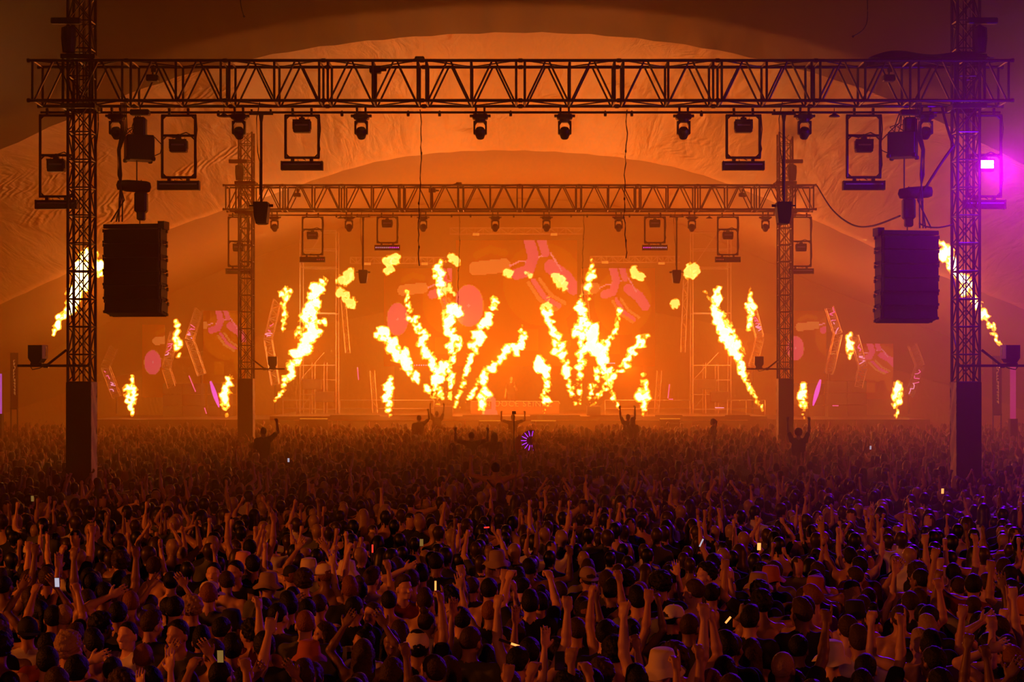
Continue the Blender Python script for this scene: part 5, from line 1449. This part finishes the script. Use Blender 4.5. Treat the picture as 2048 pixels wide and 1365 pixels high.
for (px, py, D, vi, rz, hc, hs, lab, ex, s) in UP:
    z = EYE - (py - HY) / FPX * D - 1.64 * s
    person(((px - VX) / FPX * D, D, z), vi, R(rz), s, 1 if px == 991 else 2, hs, hc, lab, 'people held above the crowd', ride=True, **ex)  # darkest skin and black shirts put the backlit silhouette into the colour
    q = min(1.08, (z + .80 * s) / 1.43); a_ = R(rz)
    person(((px - VX) / FPX * D - .15 * math.sin(a_), D + .15 * math.cos(a_), 0), CARRY[px % 3], R(rz), q, 1, 'short', 'black', 'dark haired person carrying the ' + lab.split(' on shoulders')[0].split(' held up')[0].split(' rising')[0] + CW[px], 'people carrying others', shirt='black')
    placed.append(((px - VX) / FPX * D, D, .34))
    if px == 991:
        st = MB(); st.tube([(-.16, -.10, 1.46), (-.06, -.135, 1.34), (.06, -.145, 1.22), (.15, -.12, 1.10)], .016, 6)
        o = st.build('shoulder_strap', RUB); o.parent = [x for x in COL.objects if x.get('label') == lab][0]

def free(x, y, r=0.0):
    for (a, b_, q) in placed:
        if (a - x) ** 2 + (b_ - y) ** 2 < (q + r) ** 2: return False
    for (tx, ty) in TOWERS:
        if abs(x - tx) < .62 and abs(y - ty) < .62: return False
    return True
TOWERS = [(UX(154), 35.38), (UX(1941), 35.38), (UX(127), 58.5), (UX(1928), 58.5)]
count = len(SPEC); row = 0; D = 11.35; extra = []
LIMIT = 296
ones = ['first', 'second', 'third', 'fourth', 'fifth', 'sixth', 'seventh', 'eighth', 'ninth', 'tenth', 'eleventh', 'twelfth', 'thirteenth', 'fourteenth', 'fifteenth', 'sixteenth', 'seventeenth', 'eighteenth', 'nineteenth', 'twentieth']
def ordw(n): return ones[n] if n < 20 else 'twenty-' + ones[n - 20]
RAISED = [0, 1, 0, 1, 4, 6, 8, 9, 10, 13, 15, 16, 7]
while True:
    half = .318 * D + .35; x = -half + (.26 if row % 2 else 0); k = 0; full = False
    while x < half:
        jx, jy = x + CR.uniform(-.10, .10), D + CR.uniform(-.13, .13)
        x += .53
        if not free(jx, jy, .06): continue
        if count >= LIMIT: full = True; break
        vi = CR.choice(RAISED) if CR.random() < .28 else CR.choice([2, 3, 5, 12, 14, 2, 14, 3, 11])
        v = VARS[vi]; fem = v['fem']
        s = CR.uniform(.90, .98) if fem else CR.uniform(.95, 1.06)
        rz = CR.gauss(0, 13) + (170 + CR.uniform(-50, 50) if (CR.random() < .07 and vi in (2, 3, 5, 12, 14)) else 0)
        hs = CR.choice(['long', 'long', 'ponytail', 'bun']) if fem else CR.choice(['short', 'short', 'short', 'buzz', 'quiff', 'curly'])
        hc = CR.choice(['black'] * 9 + ['brown'] * 7 + ['blond', 'ginger'])
        sk = CR.choice([0, 0, 1, 1, 2]); shc = CR.choice(['black'] * 7 + ['charcoal', 'grey', 'olive', 'white', 'red'])
        hat = None; hatc = 'black'; tk = fem and CR.random() < .6
        if CR.random() < .09: hat = CR.choice(['backcap', 'cap', 'bucket']); hatc = CR.choice(['black', 'black', 'tan', 'cream', 'rust'])
        who = 'woman' if fem else 'man'; top = 'bare backed' if v['bare'] else shc
        what = (f'bare backed {who}' if v['bare'] else f'{who} in {shc}') + ', ' + (f'{hatc} ' + {'backcap': 'cap', 'cap': 'cap', 'bucket': 'bucket hat'}[hat] if hat else HAIRTXT[hs].format(hc)) + ', ' + POSE_TXT[vi]
        lab = f'{what}, {ordw(row)} row, {ordw(k)} from non-violet side'
        person((jx, jy, 0), vi, R(rz), s, sk, hs, hc, lab, 'near crowd', shirt=shc, tank=tk, hat=hat, hatc=hatc)
        placed.append((jx, jy, .2)); count += 1; k += 1
    if full: break
    D += .52; row += 1
NEAR_END = D

person(((1022 - VX) / FPX * 79.3, 79.3, WZ(833, 75)), 3, PI, 1.0, 1, 'short', 'black', 'person in black behind the lettered booth, facing the crowd', shirt='black')

# ---- the farther crowd: too many to tell apart, one mesh
def lod(h, zmin):
    out_ = []
    for i, v in enumerate(VARS):
        f, Hm = body_field(v, h, zmin, fine=False, lod=True)
        f.tb = h * .7
        hair_field(f, Hm, ['short', 'long'][v['fem']] if i % 5 else 'buzz', 1)
        f.v = f.v.astype(np.float32); V, F, T = f.surface(); out_.append((V.astype(np.float32), F.astype(np.int32), T[F[:, 0]].astype(np.int32)))
    return out_
CROWD_M = [mat('crowd ' + n, c, r_) for n, c, r_ in [('light skin', SKIN_C[0], .46), ('tanned skin', SKIN_C[1], .46), ('brown skin', SKIN_C[2], .46), ('black hair', HAIR_C['black'], .44), ('brown hair', HAIR_C['brown'], .44), ('blond hair', HAIR_C['blond'], .44), ('black jersey', CLOTH_C['black'], .85), ('charcoal jersey', CLOTH_C['charcoal'], .85), ('white jersey', CLOTH_C['white'], .85), ('olive jersey', CLOTH_C['olive'], .85)]]
def mass(name, label, D0, D1, sp, lods, raised, seed):
    r_ = random.Random(seed); Vs, Fs, Ts = [], [], []; n0 = 0; D = D0; row = 0
    while D < D1:
        half = .318 * D + .8; x = -half + (sp / 2 if row % 2 else 0)
        while x < half:
            jx, jy = x + r_.uniform(-.15, .15), D + r_.uniform(-.16, .16); x += sp
            if not free(jx, jy, .05): continue
            if r_.random() < .04: continue
            vi = r_.choice(RAISED) if r_.random() < raised else r_.choice([2, 3, 5, 12, 14, 2, 14, 3])
            V, F, T = lods[vi]; s = r_.uniform(.90, 1.06); a = R(r_.gauss(0, 16)) + (PI if r_.random() < .05 else 0); c, q = math.cos(a) * s, math.sin(a) * s
            W_ = np.empty_like(V); W_[:, 0] = V[:, 0] * c - V[:, 1] * q + jx; W_[:, 1] = V[:, 0] * q + V[:, 1] * c + jy; W_[:, 2] = V[:, 2] * s * (1 if V[:, 2].max() else 1)
            sk = r_.choice([0, 0, 1, 1, 2]); hc = r_.choice([3, 3, 3, 4, 4, 5]); cl = r_.choice([6] * 7 + [7, 8, 9])
            Vs.append(W_); Fs.append(F + n0); Ts.append(np.array([sk, hc, cl], np.int32)[T]); n0 += len(V)
        D += sp * .98; row += 1
    o = np_obj(name, np.concatenate(Vs), np.concatenate(Fs), CROWD_M, tags=np.concatenate(Ts))
    return tag(o, label, 'crowd', kind='stuff')
mass('crowd', 'dense dark crowd filling the tent floor between the near rows and the hazier masts', NEAR_END + .1, 35.0, .54, lod(.036, 1.0), .22, 5)
mass('crowd', 'hazier crowd between the first and second pair of masts', 35.2, 50, .58, lod(.050, 1.1), .24, 6)
mass('crowd', 'farthest palest crowd packed up to the stage barrier', 50.3, 71.3, .64, lod(.062, 1.15), .30, 8)

# ---- things held up by the crowd
SCREEN_W = glow('phone screen white', (0.85, 0.80, 1.0), 3.2); SCREEN_Y = glow('phone screen amber', (1.0, 0.55, 0.12), 1.2); SPARK = glow('ember light', (1.0, 0.35, 0.08), 9); REDL = glow('red light', (1.0, 0.04, 0.02), 7)
def phone(p, lab, m, tilt=0.15, rz=0.0, s=1.0):
    t = empty('phone', p, lab, 'phone', 'phones held up'); t.rotation_euler = (tilt, 0, rz); t.scale = (s, s, s)
    b = MB(); b.bbox((0, 0, 0), (.075, .010, .152), .004); b.build('case', BLACK, t)
    b = MB(); b.box((0, -.0062, .002), (.068, .001, .140)); b.build('screen', m, t); return t
def wrist(vi, side, s, rz):
    v = VARS[vi]; a = v['r'] if side > 0 else v['l']; L = .045 if ARMS[a][0][2] > .2 else 0
    sh = np.array((side * (.155 if v['fem'] else .182), -.008, 1.415 + L)); e, w, k = arm_points(sh, a, side, .93 if v['fem'] else 1.0)
    w = w + nrm(w - e) * .085; return Euler((0, 0, rz)).to_matrix() @ Vector(w) * s
for (px, py, lab, m, rz) in ((152, 1170, 'phone with a bright white screen held up in the near crowd, non-violet side', SCREEN_W, 0.2), (490, 1322, 'phone with an amber screen held low at the near crowd edge', SCREEN_Y, -0.1), (1172, 1330, 'dark phone held up at the nearest middle of the crowd', GLOSS, 0)):
    w = wrist(10, 1, 1.0, rz); D = (EYE - w.z) * FPX / (py - HY); x = (px - VX) / FPX * D
    person((x - w.x, D - w.y, 0), 10, rz, 1.0, 1, 'short', 'black', 'person holding up the ' + lab.split(' held')[0], 'people with phones', shirt='black')
    w2 = wrist(10, -1, 1.0, rz)
    phone(Vector((x - w.x, D - w.y, 0)) + (w + w2) / 2 + Vector((0, .03, .02)), lab, m, s=.62 if m is not GLOSS else .9)
for k, (px, py, D, m, lab) in enumerate(((65, 998, 25, SCREEN_Y, 'tiny glowing phone far out in the crowd by the non-violet first mast'), (1885, 983, 27, SPARK, 'tiny bright phone light by the foot of the violet tinted mast'), (1741, 896, 40, SCREEN_W, 'pale phone light between the two violet side masts'), (577, 921, 36, SCREEN_W, 'pale phone light in the crowd before the hazy non-violet side mast'), (1518, 1094, 19.2, SPARK, 'ember like light in the crowd on the violet side'), (843, 1086, 19.5, SCREEN_Y, 'small phone glow in the crowd below the middle'))):
    phone(W(px, py, D), lab, m, s=.6)
def stick(px, py, D, ln, m, lab, ang):
    t = empty('light_stick', W(px, py, D), lab, 'light stick', 'light sticks'); t.rotation_euler = (0, ang, 0)
    b = MB(); b.bar((0, 0, 0), (0, 0, ln), .009, 6); b.build('lit_rod', m, t); b = MB(); b.bar((0, 0, -.1), (0, 0, 0), .011, 6); b.build('grip', BLACK, t)
stick(745, 1106, 19, .09, REDL, 'short red light stick held up in the near crowd', 0); stick(871, 1188, 16, .12, SPARK, 'thin upright orange light stick in the near crowd middle', 0)
stick(1451, 1247, 14.5, .07, SPARK, 'slanted orange light held in the near crowd, violet side', .7); stick(1022, 1288, 13.2, .07, SPARK, 'slanted orange light stick low in the near crowd middle', 1.9)
stick(1399, 1094, 20, .10, SCREEN_W, 'pale glow standing for a lit hand in the crowd, violet side', .45); stick(968, 1056, 22, .07, REDL, 'flat red light on a cap in the crowd middle', 1.5)  # the pale stick is added as the glow of a hand lit white
t = empty('led_fan', W(1062, 882, 47), 'open hand fan with glowing violet ribs above the crowd', 'fan')
b = MB(); n = 16; vs = [(0, 0, 0)] + [(.30 * math.cos(a), 0, .30 * math.sin(a)) for a in np.linspace(R(70), R(290), n)]
b.add(vs + [(x, .01, z) for x, y, z in vs], [(0, i, i + 1) for i in range(1, n)] + [(n + 1, n + 2 + i, n + 1 + i) for i in range(1, n)]); b.build('fan_leaf', STAGEM, t)
for a in np.linspace(R(78), R(282), 9):
    b = MB(); b.bar((.13 * math.cos(a), -.012, .13 * math.sin(a)), (.28 * math.cos(a), -.012, .28 * math.sin(a)), .0085, 5); b.build('lit_rib', VIOLET, t)
b = MB(); b.bar((0, .02, 0), (.05, .02, -.45), .014, 6); b.build('handle', BLACK, t)
t = empty('camera_pole', ((1028 - VX) / FPX * 46, 46, 0), 'tall thin pole with a small dark camera on top above the crowd', 'camera pole'); z = WZ(826, 46)
b = MB(); b.bar((0, 0, .9), (0, 0, z - .05), .014, 6); b.build('pole', BLACK, t); b = MB(); b.bbox((0, 0, z), (.11, .1, .09), .01); b.lathe((0, -.06, z), [(.03, -.02), (.03, .02)], 8, 'Y'); b.build('camera', BLACK, t)
b = MB(); vs = [(0, 0, -.34), (.10, 0, -.12), (.13, 0, .12), (.08, 0, .34), (-.08, 0, .2), (-.14, 0, -.02), (-.10, 0, -.2)]; b.prism([(x, z) for x, _, z in vs], -.01, .01)
o = b.build('leaf_flag', mat('orange flag cloth', (0.75, 0.14, 0.03), 0.7)); o.location = W(1034, 894, 47); tag(o, 'small orange leaf shaped flag held up below the camera pole', 'flag')

del PROTO, RIDE
